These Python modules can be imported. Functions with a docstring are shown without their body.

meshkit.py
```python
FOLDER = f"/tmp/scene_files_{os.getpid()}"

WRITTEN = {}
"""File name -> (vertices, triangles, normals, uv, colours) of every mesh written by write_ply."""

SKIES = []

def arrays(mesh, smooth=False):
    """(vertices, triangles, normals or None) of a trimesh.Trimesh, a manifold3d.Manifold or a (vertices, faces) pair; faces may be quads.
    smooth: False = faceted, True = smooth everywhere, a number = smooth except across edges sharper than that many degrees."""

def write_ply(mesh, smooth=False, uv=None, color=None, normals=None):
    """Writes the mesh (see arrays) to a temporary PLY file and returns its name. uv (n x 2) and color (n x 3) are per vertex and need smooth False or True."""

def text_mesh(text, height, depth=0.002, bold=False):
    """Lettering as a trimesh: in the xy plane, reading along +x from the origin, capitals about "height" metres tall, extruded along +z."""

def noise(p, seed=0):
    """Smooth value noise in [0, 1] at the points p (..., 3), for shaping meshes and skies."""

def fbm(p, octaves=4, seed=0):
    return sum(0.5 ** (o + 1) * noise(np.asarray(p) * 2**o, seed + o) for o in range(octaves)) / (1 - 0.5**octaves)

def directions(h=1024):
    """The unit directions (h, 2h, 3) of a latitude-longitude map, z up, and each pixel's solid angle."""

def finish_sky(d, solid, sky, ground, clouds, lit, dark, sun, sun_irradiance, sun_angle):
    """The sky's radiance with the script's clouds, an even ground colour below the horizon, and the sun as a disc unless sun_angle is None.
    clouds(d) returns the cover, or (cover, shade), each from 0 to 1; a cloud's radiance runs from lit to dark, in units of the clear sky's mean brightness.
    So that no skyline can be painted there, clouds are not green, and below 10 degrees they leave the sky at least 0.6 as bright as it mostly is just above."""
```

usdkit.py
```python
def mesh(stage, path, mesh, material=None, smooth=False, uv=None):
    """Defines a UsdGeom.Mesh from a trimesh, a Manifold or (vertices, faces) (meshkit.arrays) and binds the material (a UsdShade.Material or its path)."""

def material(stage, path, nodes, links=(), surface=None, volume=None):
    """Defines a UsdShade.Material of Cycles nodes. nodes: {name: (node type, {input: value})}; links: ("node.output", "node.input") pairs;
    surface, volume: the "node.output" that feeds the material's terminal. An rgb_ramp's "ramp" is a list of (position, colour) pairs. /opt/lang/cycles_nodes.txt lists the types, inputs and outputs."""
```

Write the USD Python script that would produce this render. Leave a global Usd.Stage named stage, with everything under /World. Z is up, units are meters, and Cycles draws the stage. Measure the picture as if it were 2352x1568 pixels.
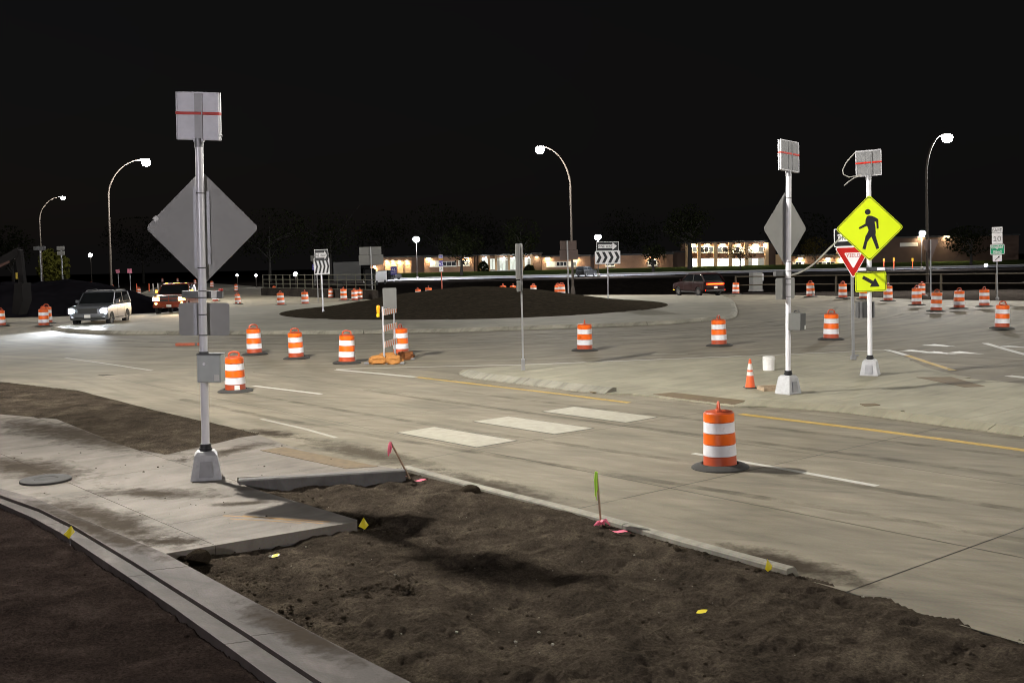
import math, random
import numpy as np, trimesh, usdkit, meshkit
import manifold3d as m3
from shapely.geometry import Polygon, Point, LineString, box as sbox
from shapely import affinity, ops as sops
import shapely
from pxr import Usd, UsdGeom, UsdLux, UsdShade, Gf, Sdf, Vt
random.seed(7); RNG = np.random.default_rng(11)
stage = Usd.Stage.CreateInMemory()
UsdGeom.SetStageUpAxis(stage, 'Z'); UsdGeom.SetStageMetersPerUnit(stage, 1.0)
stage.SetDefaultPrim(UsdGeom.Xform.Define(stage, '/World').GetPrim())

# ------------------------------------------------------------------ camera, sky, exposure
FPX, CX, CY, C0, C1, CAMH = 2584.0, 1176.0, 784.0, 575.9, -0.022, 3.5      # the lens, in units of a 2352-wide picture
_n = np.array([-C1, 1, (CY - C0) / FPX]); _n /= np.linalg.norm(_n)           # down, in camera axes (right, down, forward)
_f = np.array([0, 0, 1.0]) - _n * _n[2]; _f /= np.linalg.norm(_f)
_r = np.cross(_n, _f)
CAM = np.array([0, 0, CAMH])
def cam_to_world(v): return np.array([v @ _r, v @ _f, -(v @ _n)])
cam = UsdGeom.Camera.Define(stage, '/World/camera')
_R, _U, _B = cam_to_world(np.array([1.0, 0, 0])), cam_to_world(np.array([0, -1.0, 0])), cam_to_world(np.array([0, 0, -1.0]))
cam.AddTransformOp().Set(Gf.Matrix4d(*_R, 0, *_U, 0, *_B, 0, *CAM, 1))
cam.CreateHorizontalApertureAttr(36.0); cam.CreateFocalLengthAttr(36.0 * FPX / 2352)
cam.CreateClippingRangeAttr(Gf.Vec2f(0.1, 3000)); cam.CreateExposureAttr(0.12)

def ray(x, y): return cam_to_world(np.array([x - CX, y - CY, FPX]))
TRENCH = Polygon([(-13, 97), (0, 99.5), (24, 96), (48, 88), (130, 96), (130, 182), (-13, 182)])
def terrain(x, y):
    """Level by the roundabout, falling gently away beyond it."""
    return -0.010 * np.maximum(0, np.asarray(y, float) - 62)
def W(x, y, z=0.0):
    """Where the line of sight through (x, y) meets the ground (z above it)."""
    d = ray(x, y); t = (z - CAMH) / d[2]
    for _ in range(12):
        p = CAM + d * t; t = (terrain(p[0], p[1]) + z - CAMH) / d[2]
    return CAM + d * t
def AT(x, y, Y):
    d = ray(x, y); return CAM + d * (Y / d[1])

dome = UsdLux.DomeLight.Define(stage, '/World/sky')
dome.GetPrim().SetCustomDataByKey('kind', 'structure')
skym = usdkit.material(stage, '/World/Looks/night_sky', {
    's': ('sky_texture', {'sky_type': 'single_scattering', 'sun_disc': False, 'sun_elevation': math.radians(-4), 'sun_rotation': math.radians(-60)}),
    'm': ('mix', {'mix_type': 'mix', 'fac': 0.92, 'color2': (0.036, 0.035, 0.0355)}),
    'b': ('background_shader', {'strength': 0.115})}, [('s.color', 'm.color1'), ('m.color', 'b.color')], surface='b.background')
UsdShade.MaterialBindingAPI.Apply(dome.GetPrim()).Bind(skym)

# ------------------------------------------------------------------ scene helpers
_used = {}
def uniq(parent, name):
    k = (parent, name); n = _used.get(k, 0); _used[k] = n + 1
    return f'{parent}/{name}' if n == 0 else f'{parent}/{name}_{n:03d}'
def tag(prim, label=None, cat=None, group=None, kind=None):
    for k, v in (('label', label), ('category', cat), ('group', group), ('kind', kind)):
        if v: prim.SetCustomDataByKey(k, v)
    return prim
def thing(name, label, cat, loc=(0, 0, 0), yaw=0.0, group=None, kind=None, up=None, scale=None):
    p = uniq('/World', name); x = UsdGeom.Xform.Define(stage, p)
    x.AddTransformOp().Set(xf(loc, yaw, up, scale))
    tag(x.GetPrim(), label, cat, group, kind)
    return p
def xf(loc, yaw=0.0, up=None, scale=None):
    c, s = math.cos(yaw), math.sin(yaw)
    M = np.array([[c, -s, 0], [s, c, 0], [0, 0, 1.0]])
    if up is not None:
        u = np.asarray(up, float); u /= np.linalg.norm(u); v = np.cross([0, 0, 1], u); k = 1 / (1 + u[2])
        K = np.array([[0, -v[2], v[1]], [v[2], 0, -v[0]], [-v[1], v[0], 0]])
        M = (np.eye(3) + K + K @ K * k) @ M
    if scale: M = M * scale
    return Gf.Matrix4d(*M[:, 0], 0, *M[:, 1], 0, *M[:, 2], 0, *map(float, loc), 1)
def part(parent, name, mesh, mat, label=None, smooth=35, kind=None):
    p = uniq(parent, name)
    m = usdkit.mesh(stage, p, mesh, MAT[mat] if isinstance(mat, str) else mat, smooth=smooth)
    if label: m.GetPrim().SetCustomDataByKey('label', label)
    if kind: m.GetPrim().SetCustomDataByKey('kind', kind)
    return p
def solo(name, mesh, mat, label=None, cat=None, group=None, kind=None, smooth=35):
    """A thing (or a piece of the setting) that is one mesh."""
    p = part('/World', name, mesh, mat, smooth=smooth)
    tag(stage.GetPrimAtPath(p), label, cat, group, kind)
    return p
def copy_of(src, name, label, cat, loc, yaw=0.0, group=None, up=None, scale=None):
    p = uniq('/World', name); x = UsdGeom.Xform.Define(stage, p)
    x.GetPrim().GetReferences().AddInternalReference(src)
    x.GetPrim().SetInstanceable(True)
    x.ClearXformOpOrder(); x.AddTransformOp().Set(xf(loc, yaw, up, scale))
    tag(x.GetPrim(), label, cat, group)
    return p

# ------------------------------------------------------------------ mesh helpers
def cat(*ms): return trimesh.util.concatenate([m for m in ms if m is not None])
def bx(sx, sy, sz, at=(0, 0, 0), ch=0.0):
    """A box by its size and the centre of its base, edges chamfered by ch."""
    if ch <= 0: m = trimesh.creation.box((sx, sy, sz))
    else:
        pts = []
        for a in (-1, 1):
            for b in (-1, 1):
                for c in (-1, 1):
                    pts += [(a * (sx / 2 - ch), b * (sy / 2 - ch), c * sz / 2), (a * (sx / 2 - ch), b * sy / 2, c * (sz / 2 - ch)), (a * sx / 2, b * (sy / 2 - ch), c * (sz / 2 - ch))]
        m = trimesh.PointCloud(pts).convex_hull
    m.apply_translation((at[0], at[1], at[2] + sz / 2)); return m
def hull(pts): return trimesh.PointCloud(np.asarray(pts, float)).convex_hull
def rot(m, ax, deg, about=(0, 0, 0)):
    m.apply_transform(trimesh.transformations.rotation_matrix(math.radians(deg), ax, about)); return m
def tr(m, *v): m.apply_translation(v); return m
def cyl(r, h, at=(0, 0, 0), n=20, r2=None):
    prof = np.array([(0, 0), (r, 0), (r if r2 is None else r2, h), (0, h)])
    m = trimesh.creation.revolve(prof, sections=n); m.apply_translation(at); return m
def lathe(prof, n=32): return trimesh.creation.revolve(np.asarray(prof, float), sections=n)
def tube(pts, r, n=8, caps=True):
    p = np.asarray(pts, float); r = np.broadcast_to(r, (len(p),)).astype(float)
    t = np.gradient(p, axis=0); t /= np.linalg.norm(t, axis=1, keepdims=True) + 1e-12
    a = np.cross(t[0], [0, 0, 1] if abs(t[0][2]) < .9 else [1, 0, 0]); a /= np.linalg.norm(a)
    vs, fs = [], []
    for i in range(len(p)):
        a = a - t[i] * (a @ t[i]); a /= np.linalg.norm(a); b = np.cross(t[i], a)
        g = np.arange(n) * 2 * np.pi / n
        vs.append(p[i] + r[i] * (np.cos(g)[:, None] * a + np.sin(g)[:, None] * b))
    for i in range(len(p) - 1):
        for j in range(n):
            q = [i * n + j, i * n + (j + 1) % n, (i + 1) * n + (j + 1) % n, (i + 1) * n + j]
            fs += [q[:3], [q[0], q[2], q[3]]]
    v = np.vstack(vs)
    if caps:
        k = len(v); v = np.vstack([v, p[0], p[-1]]); e = (len(p) - 1) * n
        for j in range(n): fs += [[k, (j + 1) % n, j], [k + 1, e + j, e + (j + 1) % n]]
    return trimesh.Trimesh(v, np.array(fs), process=False)
def bar(a, b, r, n=8): return tube([a, b], r, n)
def extr(poly, h):
    gs = [g for g in getattr(poly, 'geoms', [poly]) if g.geom_type == 'Polygon' and g.area > 1e-9]
    return cat(*[trimesh.creation.extrude_polygon(g, h, engine='earcut') for g in gs])
def rrect(w, h, r, x=0, y=0):
    return affinity.translate(sbox(-w / 2 + r, -h / 2 + r, w / 2 - r, h / 2 - r).buffer(r, quad_segs=5), x, y)
def stand(m):
    """From the drawing plane (x right, y up, +z out) to an upright panel that faces -y."""
    return rot(m, (1, 0, 0), 90)
def plate(poly, th, y=0.0, z=0.0, x=0.0):
    """An upright plate whose front is at y."""
    m = stand(extr(poly, th)); m.apply_translation((x, y + th, z)); return m
def words(t, h, y, z, x=0.0, bold=False, depth=0.002, stretch=1.0):
    m = meshkit.text_mesh(t, h, depth, bold); b = m.bounds
    m.apply_translation((-(b[0][0] + b[1][0]) / 2, -(b[0][1] + b[1][1]) / 2, 0)); m.apply_scale((stretch, 1, 1))
    m = stand(m); m.apply_translation((x, y, z)); return m
def sheet(poly, z, seg=None, h=terrain):
    """A flat sheet over a ground polygon, draped on the terrain."""
    vs, fs, n = [], [], 0
    for g in getattr(poly, 'geoms', [poly]):
        if g.geom_type != 'Polygon' or g.area < 1e-6: continue
        if seg: g = shapely.segmentize(g, seg)
        v, f = trimesh.creation.triangulate_polygon(g, engine='earcut')
        fs.append(np.asarray(f) + n); vs.append(np.asarray(v)[:, :2]); n += len(v)
    v, f = np.vstack(vs), np.vstack(fs)
    v = np.c_[v, h(v[:, 0], v[:, 1]) + z]
    a = np.cross(v[f[:, 1]] - v[f[:, 0]], v[f[:, 2]] - v[f[:, 0]])[:, 2] < 0
    f[a] = f[a][:, ::-1]
    return trimesh.Trimesh(v, f, process=False)
def slab(poly, z, th=0.1):
    """A slab with sides: its top at z above the terrain."""
    m = extr(poly, th); v = m.vertices.copy(); v[:, 2] += z - th + terrain(v[:, 0], v[:, 1]); m.vertices = v; return m
def strip(pts, w, z, side=0):
    """A painted line of width w along ground points."""
    return sheet(LineString([p[:2] for p in pts]).buffer(w / 2, cap_style=2), z)
def sweep(path, prof, closed=False):
    """A profile [(offset to the right of travel, z)] swept along ground points: flat ends."""
    p = np.asarray(path, float)[:, :2]; t = np.gradient(p, axis=0); t /= np.linalg.norm(t, axis=1, keepdims=True)
    nrm = np.c_[t[:, 1], -t[:, 0]]; k = len(prof); vs = []
    for i in range(len(p)):
        for o, z in prof:
            q = p[i] + nrm[i] * o; vs.append((q[0], q[1], z + float(terrain(q[0], q[1]))))
    fs = []
    for i in range(len(p) - 1):
        for j in range(k):
            a, b = i * k + j, i * k + (j + 1) % k; fs += [[a, b, b + k], [a, b + k, a + k]]
    v = np.array(vs)
    cap = trimesh.creation.triangulate_polygon(Polygon(prof), engine='earcut')
    pv, pf = np.asarray(cap[0]), np.asarray(cap[1])
    idx = [int(np.argmin(np.linalg.norm(np.array(prof) - q, axis=1))) for q in pv]
    e = (len(p) - 1) * k
    for f in pf: fs += [[idx[f[0]], idx[f[1]], idx[f[2]]], [e + idx[f[2]], e + idx[f[1]], e + idx[f[0]]]]
    m = trimesh.Trimesh(v, np.array(fs), process=False); trimesh.repair.fix_normals(m); return m
def resample(pts, step):
    l = LineString([tuple(p[:2]) for p in pts]); n = max(2, int(round(l.length / step)) + 1)
    return np.array([l.interpolate(d).coords[0] for d in np.linspace(0, l.length, n)])
def smooth_line(pts, step=0.5):
    from scipy.interpolate import PchipInterpolator
    p = np.array([q[:2] for q in pts]); s = np.r_[0, np.cumsum(np.linalg.norm(np.diff(p, axis=0), axis=1))]
    q = np.linspace(0, s[-1], max(3, int(s[-1] / step)))
    return np.c_[PchipInterpolator(s, p[:, 0])(q), PchipInterpolator(s, p[:, 1])(q)]

# ------------------------------------------------------------------ materials
MAT = {}
def mat(name, color, rough=0.6, metal=0.0, var=0.0, scale=8.0, bump=0.0, bscale=60.0, emit=None, estr=0.0, spec=0.5, coords='object', coat=0.0, **kw):
    nodes = {'p': ('principled_bsdf', {'base_color': color, 'roughness': rough, 'metallic': metal, 'specular_ior_level': spec, 'coat_weight': coat, **kw})}; links = []
    src = 't.object' if coords == 'object' else 'g.position'
    nodes['t' if coords == 'object' else 'g'] = ('texture_coordinate' if coords == 'object' else 'geometry', {})
    if emit is not None: nodes['p'][1].update(emission_color=emit, emission_strength=estr)
    if var > 0:
        nodes['n'] = ('noise_texture', {'scale': scale, 'detail': 5.0, 'roughness': 0.65})
        c = np.array(color); nodes['r'] = ('rgb_ramp', {'ramp': [(0.25, tuple(np.clip(c * (1 - var), 0, 1))), (0.55, tuple(c)), (0.8, tuple(np.clip(c * (1 + var * .6), 0, 1)))]})
        links += [(src, 'n.vector'), ('n.fac', 'r.fac'), ('r.color', 'p.base_color')]
    if bump > 0:
        nodes['bn'] = ('noise_texture', {'scale': bscale, 'detail': 4.0}); nodes['b'] = ('bump', {'strength': 0.6, 'distance': bump})
        links += [(src, 'bn.vector'), ('bn.fac', 'b.height'), ('b.normal', 'p.normal')]
    MAT[name] = usdkit.material(stage, f'/World/Looks/{name}', nodes, links, surface='p.BSDF'); return MAT[name]
def glow(name, color, strength):
    MAT[name] = usdkit.material(stage, f'/World/Looks/{name}', {'e': ('emission', {'color': color, 'strength': strength})}, [], surface='e.emission')
def concrete(name, col, stain=(0.16, 0.13, 0.09), ang=None, centre=None, streak=0.35, blotch=0.25, soil=0.0, stretch=(9.0, 0.30)):
    """Broom-finished concrete: tyre-worn streaks along the way of travel, blotches, fine grain, some tracked soil."""
    c = np.array(col)
    nodes = {'g': ('geometry', {}), 'p': ('principled_bsdf', {'roughness': 0.82, 'specular_ior_level': 0.3}),
             'n2': ('noise_texture', {'scale': 0.45, 'detail': 6.0, 'roughness': 0.6}), 'n3': ('noise_texture', {'scale': 40.0, 'detail': 3.0}),
             'r1': ('rgb_ramp', {'ramp': [(0.32, tuple(c * (1 - streak))), (0.52, tuple(c)), (0.72, tuple(np.clip(c * (1 + streak * .75), 0, .8)))]}),
             'r2': ('rgb_ramp', {'ramp': [(0.30, (1 - blotch,) * 3), (0.55, (1, 1, 1)), (0.75, (1 + blotch * .6,) * 3)]}),
             'm1': ('mix', {'mix_type': 'multiply', 'fac': 1.0}), 'oi': ('object_info', {}), 'mr': ('map_range', {'from_min': 0.0, 'from_max': 1.0, 'to_min': 0.93, 'to_max': 1.06}),
             'm2': ('mix', {'mix_type': 'multiply', 'fac': 1.0}), 'ns': ('noise_texture', {'scale': 1.1, 'detail': 7.0, 'roughness': 0.7, 'distortion': 0.6}),
             'rs': ('rgb_ramp', {'ramp': [(0.50 - .12 * soil, (0, 0, 0)), (0.74 - .12 * soil, (soil,) * 3)]}), 'm3': ('mix', {'mix_type': 'mix', 'color2': stain}),
             'n1': ('noise_texture', {'scale': 1.0, 'detail': 6.0, 'roughness': 0.62}), 'b': ('bump', {'strength': 0.35, 'distance': 0.006}), 'gm': ('mix', {'mix_type': 'multiply', 'fac': 0.35}),
             'map4': ('mapping', {'mapping_type': 'texture', 'rotation': (0, 0, (ang if ang is not None else 0.2) + 0.55), 'scale': (2.6, .30, 1)}), 'n4': ('noise_texture', {'scale': 0.8, 'detail': 5.0, 'roughness': 0.6, 'distortion': 1.2}),
             'r4': ('rgb_ramp', {'ramp': [(0.34, (1 - blotch * .8,) * 3), (0.5, (1, 1, 1)), (0.72, (1 + blotch * .4,) * 3)]}), 'm4': ('mix', {'mix_type': 'multiply', 'fac': 1.0})}
    links = [('g.position', 'n2.vector'), ('g.position', 'n3.vector'), ('n1.fac', 'r1.fac'), ('n2.fac', 'r2.fac'), ('r1.color', 'm1.color1'), ('r2.color', 'm1.color2'),
             ('oi.random', 'mr.value'), ('m1.color', 'm4.color1'), ('g.position', 'map4.vector'), ('map4.vector', 'n4.vector'), ('n4.fac', 'r4.fac'), ('r4.color', 'm4.color2'), ('m4.color', 'm2.color1'), ('mr.result', 'm2.color2'), ('g.position', 'ns.vector'), ('ns.fac', 'rs.fac'), ('rs.color', 'm3.fac'),
             ('m2.color', 'gm.color1'), ('n3.color', 'gm.color2'), ('gm.color', 'm3.color1'), ('m3.color', 'p.base_color'), ('n3.fac', 'b.height'), ('b.normal', 'p.normal')]
    if centre is not None:
        nodes['d'] = ('vector_math', {'math_type': 'distance', 'vector2': (*centre, 0)}); nodes['cx'] = ('combine_xyz', {'y': 3.3}); nodes['mu'] = ('math', {'math_type': 'multiply', 'value2': 1.7})
        nodes['nw'] = ('noise_texture', {'scale': 0.06, 'detail': 2.0}); nodes['ad'] = ('math', {'math_type': 'multiply_add', 'value2': 5.0})
        links += [('g.position', 'd.vector1'), ('d.value', 'mu.value1'), ('g.position', 'nw.vector'), ('nw.fac', 'ad.value1'), ('mu.value', 'ad.value3'), ('ad.value', 'cx.x'), ('cx.vector', 'n1.vector')]
    else:
        nodes['map'] = ('mapping', {'mapping_type': 'texture', 'rotation': (0, 0, ang or 0.0), 'scale': (stretch[0], stretch[1], 1.0) if ang is not None else (1.5, 1.5, 1)})
        links += [('g.position', 'map.vector'), ('map.vector', 'n1.vector')]
    MAT[name] = usdkit.material(stage, f'/World/Looks/{name}', nodes, links, surface='p.BSDF')
A_ = math.radians(-50.3)                        # the way of travel on the near approach road
UV = np.array([math.cos(A_), math.sin(A_)]); VV = np.array([-UV[1], UV[0]])
CEN = (-2.2, 67.5)                               # middle of the roundabout
concrete('road_concrete', (0.236, 0.206, 0.152), ang=A_, streak=0.24, soil=0.3, stretch=(3.2, .42))
concrete('ring_concrete', (0.240, 0.211, 0.155), centre=CEN, streak=0.24, soil=0.25)
concrete('apron_concrete', (0.285, 0.265, 0.205), streak=0.14, blotch=0.14, soil=0.1)
concrete('island_concrete', (0.330, 0.304, 0.222), streak=0.16, blotch=0.2, soil=0.35, stain=(0.24, 0.21, 0.15))
concrete('pale_concrete', (0.33, 0.31, 0.25), streak=0.12, blotch=0.15)
concrete('walk_concrete', (0.225, 0.198, 0.168), streak=0.16, blotch=0.22, soil=0.45, stain=(0.060, 0.047, 0.037))
concrete('gutter_concrete', (0.115, 0.096, 0.086), ang=math.radians(-62), streak=0.45, blotch=0.45, soil=0.95, stain=(0.050, 0.040, 0.034), stretch=(2, .35))
concrete('kerb_concrete', (0.34, 0.32, 0.26), streak=0.25, blotch=0.35, soil=0.3)
concrete('dark_kerb_concrete', (0.19, 0.18, 0.17), streak=0.25, blotch=0.35, soil=0.5, stain=(0.07, 0.06, 0.05))
mat('joint_filler', (0.055, 0.050, 0.043), 0.9)
mat('white_paint', (0.47, 0.45, 0.40), 0.6, var=0.22, scale=14, coords='position')
mat('worn_paint', (0.33, 0.31, 0.26), 0.7, var=0.4, scale=6, coords='position')
mat('yellow_paint', (0.42, 0.27, 0.045), 0.7, var=0.4, scale=9, coords='position')
mat('bar_paint', (0.33, 0.305, 0.24), 0.65, var=0.26, scale=5, coords='position')
mat('rust_plate', (0.125, 0.085, 0.04), 0.8, var=0.3, scale=7, coords='position')
def soil(name, col, dark, light, ang=None, s=1.0, contrast=1.0):
    n = {'g': ('geometry', {}), 'p': ('principled_bsdf', {'roughness': 1.0, 'specular_ior_level': 0.0}),
         'a': ('noise_texture', {'scale': 1.6 * s, 'detail': 9.0, 'roughness': 0.72, 'distortion': .5}), 'c': ('noise_texture', {'scale': 34.0 * s, 'detail': 8.0, 'roughness': 0.75}),
         'r': ('rgb_ramp', {'ramp': [(0.30, dark), (0.52, col), (0.70, light)]}),
         'k': ('rgb_ramp', {'ramp': [(0.36, (0.50,) * 3), (0.52, (1, 1, 1)), (0.70, (1.7,) * 3)]}), 'm': ('mix', {'mix_type': 'multiply', 'fac': 0.9}),
         'b': ('bump', {'strength': 1.0, 'distance': 0.05})}
    l = [('g.position', 'a.vector'), ('g.position', 'c.vector'), ('a.fac', 'r.fac'), ('c.fac', 'k.fac'), ('r.color', 'm.color1'), ('k.color', 'm.color2'), ('m.color', 'p.base_color'), ('c.fac', 'b.height'), ('b.normal', 'p.normal')]
    MAT[name] = usdkit.material(stage, f'/World/Looks/{name}', n, l, surface='p.BSDF')
soil('dug_soil', (0.072, 0.057, 0.043), (0.030, 0.0245, 0.0195), (0.135, 0.110, 0.082))
soil('mound_soil', (0.052, 0.043, 0.032), (0.034, 0.028, 0.022), (0.078, 0.065, 0.046), s=2.0)
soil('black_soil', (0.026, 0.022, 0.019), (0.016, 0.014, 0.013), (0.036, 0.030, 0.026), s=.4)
soil('left_soil', (0.031, 0.0225, 0.0195), (0.016, 0.0118, 0.0105), (0.053, 0.040, 0.034))
soil('clod_soil', (0.060, 0.047, 0.033), (0.035, 0.027, 0.020), (0.100, 0.080, 0.056), s=4)
soil('lawn', (0.058, 0.082, 0.030), (0.038, 0.055, 0.02), (0.08, 0.105, 0.04), s=.3)

# ---- the ground under everything, with the dark hollow beyond the roundabout
def ground_z(x, y):
    z = terrain(x, y) - 0.16
    d = shapely.distance(shapely.points(x, y), TRENCH.exterior); ins = shapely.contains_xy(TRENCH, x, y)
    return z - np.where(ins, np.minimum(3.4, d * 0.45), 0)
xs = np.unique(np.r_[np.linspace(-700, -150, 12), np.linspace(-150, 170, 107), np.linspace(170, 700, 12)]); ys = np.unique(np.r_[np.linspace(-60, 60, 25), np.linspace(60, 260, 101), np.linspace(260, 1200, 20)])
gx, gy = np.meshgrid(xs, ys); gz = ground_z(gx.ravel(), gy.ravel()); i, j = np.meshgrid(np.arange(len(ys) - 1), np.arange(len(xs) - 1), indexing='ij'); k = (i * len(xs) + j).ravel()
gq = np.c_[k, k + 1, k + len(xs) + 1, k + len(xs)]
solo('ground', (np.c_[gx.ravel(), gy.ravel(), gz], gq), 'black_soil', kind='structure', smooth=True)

P = lambda *q: [W(*a)[:2] for a in q]
# ---- outlines on the ground
near_edge = P((-330, 815), (0, 880), (200, 903), (390, 952), (585, 996), (667, 1026), (804, 1064), (940, 1084), (1100, 1128), (1380, 1199), (1600, 1262), (1830, 1325), (2000, 1374), (2352, 1478), (2800, 1610))
kerb_arc = smooth_line(P((120, 757), (190, 764), (300, 768), (460, 768), (640, 768), (780, 767), (900, 765), (1050, 762), (1200, 757), (1350, 752), (1480, 747), (1600, 739), (1668, 733), (1684, 729), (1690, 722), (1688, 705), (1680, 692), (1660, 684)), .5)
apron_back = [(17, 80), (9, 86), (-2, 88), (-13, 85), (-20, 78), (-22.5, 69)]
apron_poly = Polygon(list(kerb_arc) + apron_back + P((190, 735), (120, 757))[:1]).buffer(0)
tip_up = P((770, 848), (950, 843.5), (1202, 838), (1500, 827.5), (1800, 815), (1960, 808), (2032, 803.5))
isl_low = P((1052, 858), (1085, 868), (1230, 884), (1330, 897), (1400, 904), (1450, 903))
island_poly = Polygon(P((1062, 851), (1202, 839.5), (1500, 829), (1800, 817), (1960, 810), (2030, 806), (2075, 820), (2130, 846), (2200, 864), (2352, 885), (2700, 935), (2700, 1045), (2352, 1004), (2000, 952), (1800, 935), (1715, 936), (1685, 935), (1545, 918), (1500, 912), (1450, 907), (1400, 907), (1330, 897), (1230, 884), (1085, 868), (1052, 858))).buffer(0)
ring = Point(CEN).buffer(27.5, quad_segs=24)
left_exit = Polygon([(-46, 191), (-30, 150), (-17, 110), (-8, 94), (-18, 70), (-33, 60), (-36, 78), (-38, 110), (-60, 191), (-78, 250), (-70, 250)]).buffer(0)
near_left = Polygon([(-60, 40), (-24, 34), (-8, 34), (0, 40), (-4, 60), (-28, 69.5), (-60, 72)]).buffer(0)
right_exit = Polygon(list(map(tuple, P((1600, 674), (1700, 680), (1800, 683), (1950, 686), (2352, 691), (2700, 695)))) + [(60, 50), (60, 8), (30, 8), (10, 30), (10, 60)]).buffer(0)
approach = Polygon(list(map(tuple, near_edge)) + [(40, -4), (60, 10), (30, 40), (12, 48), (0, 50), (-20, 46), (-40, 44)]).buffer(0)
south = sops.unary_union([approach]).intersection(Polygon([(-60, -20), (-60, 34.2), (-5.8, 34.2), (0.33, 34.3), (6, 35.5), (12.2, 36.7), (20, 33.5), (60, 12), (60, -20)]))
ringroad = sops.unary_union([ring, left_exit, near_left, right_exit, approach]).difference(south.buffer(0.005)).difference(TRENCH)

# ---- near approach road: concrete panels with open joints, over a dark bed
road = thing('road', None, None, kind='structure')
part(road, 'joint_bed', sheet(south, -0.014), 'joint_filler')
o = W(1320, 1169)[:2]
tx = [-60] + [o @ UV + k * 4.6 for k in range(-9, 6)] + [60]
ty = [-60] + [o @ VV + k for k in (-9.1, -5.4, -1.75, 1.9, 5.55, 9.2, 12.85, 16.5, 20.15)] + [90]
for a0, a1 in zip(tx, tx[1:]):
    for b0, b1 in zip(ty, ty[1:]):
        q = Polygon([UV * a + VV * b for a, b in ((a0, b0), (a1, b0), (a1, b1), (a0, b1))]).buffer(-0.011, join_style=2).intersection(south)
        if q.area > 0.3: part(road, 'slab', sheet(q, 0.0), 'road_concrete', smooth=False)
circ = solo('circulating_road', sheet(ringroad.difference(apron_poly.buffer(-.3)), 0.0, seg=3), 'ring_concrete', kind='structure')
# ---- truck apron: sectors with radial joints, its kerb in sections
apron = thing('truck_apron', None, None, kind='structure')
APZ = 0.15
mound_poly = Point(CEN).buffer(11.5, quad_segs=32)
ap = apron_poly.buffer(-0.22).difference(mound_poly.buffer(-.25))
for k in range(16):
    a0, a1 = k * math.pi / 8 + .1, (k + 1) * math.pi / 8 + .1
    wq = Polygon([CEN] + [(CEN[0] + 40 * math.cos(a), CEN[1] + 40 * math.sin(a)) for a in np.linspace(a0, a1, 5)]).buffer(-0.006)
    q = ap.intersection(wq)
    if q.area > .2: part(apron, 'slab', slab(q, APZ, 0.10), 'apron_concrete', smooth=False)
def kerb_run(parent, line, prof, length, m, name='kerb_section', gap=0.012):
    L = LineString(line); n = max(1, int(L.length / length)); ds = np.linspace(0, L.length, n + 1)
    for a, b in zip(ds, ds[1:]):
        seg = np.array([L.interpolate(d).coords[0] for d in np.linspace(a + gap, b - gap, max(3, int((b - a) / .4)))])
        part(parent, name, sweep(seg, prof), m, smooth=40)
kerb_run(apron, kerb_arc[::1], [(-0.24, 0.0), (-0.24, APZ + .004), (-0.05, APZ + .012), (0.07, 0.03), (0.07, 0.0)], 3.2, 'kerb_concrete')
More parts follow.
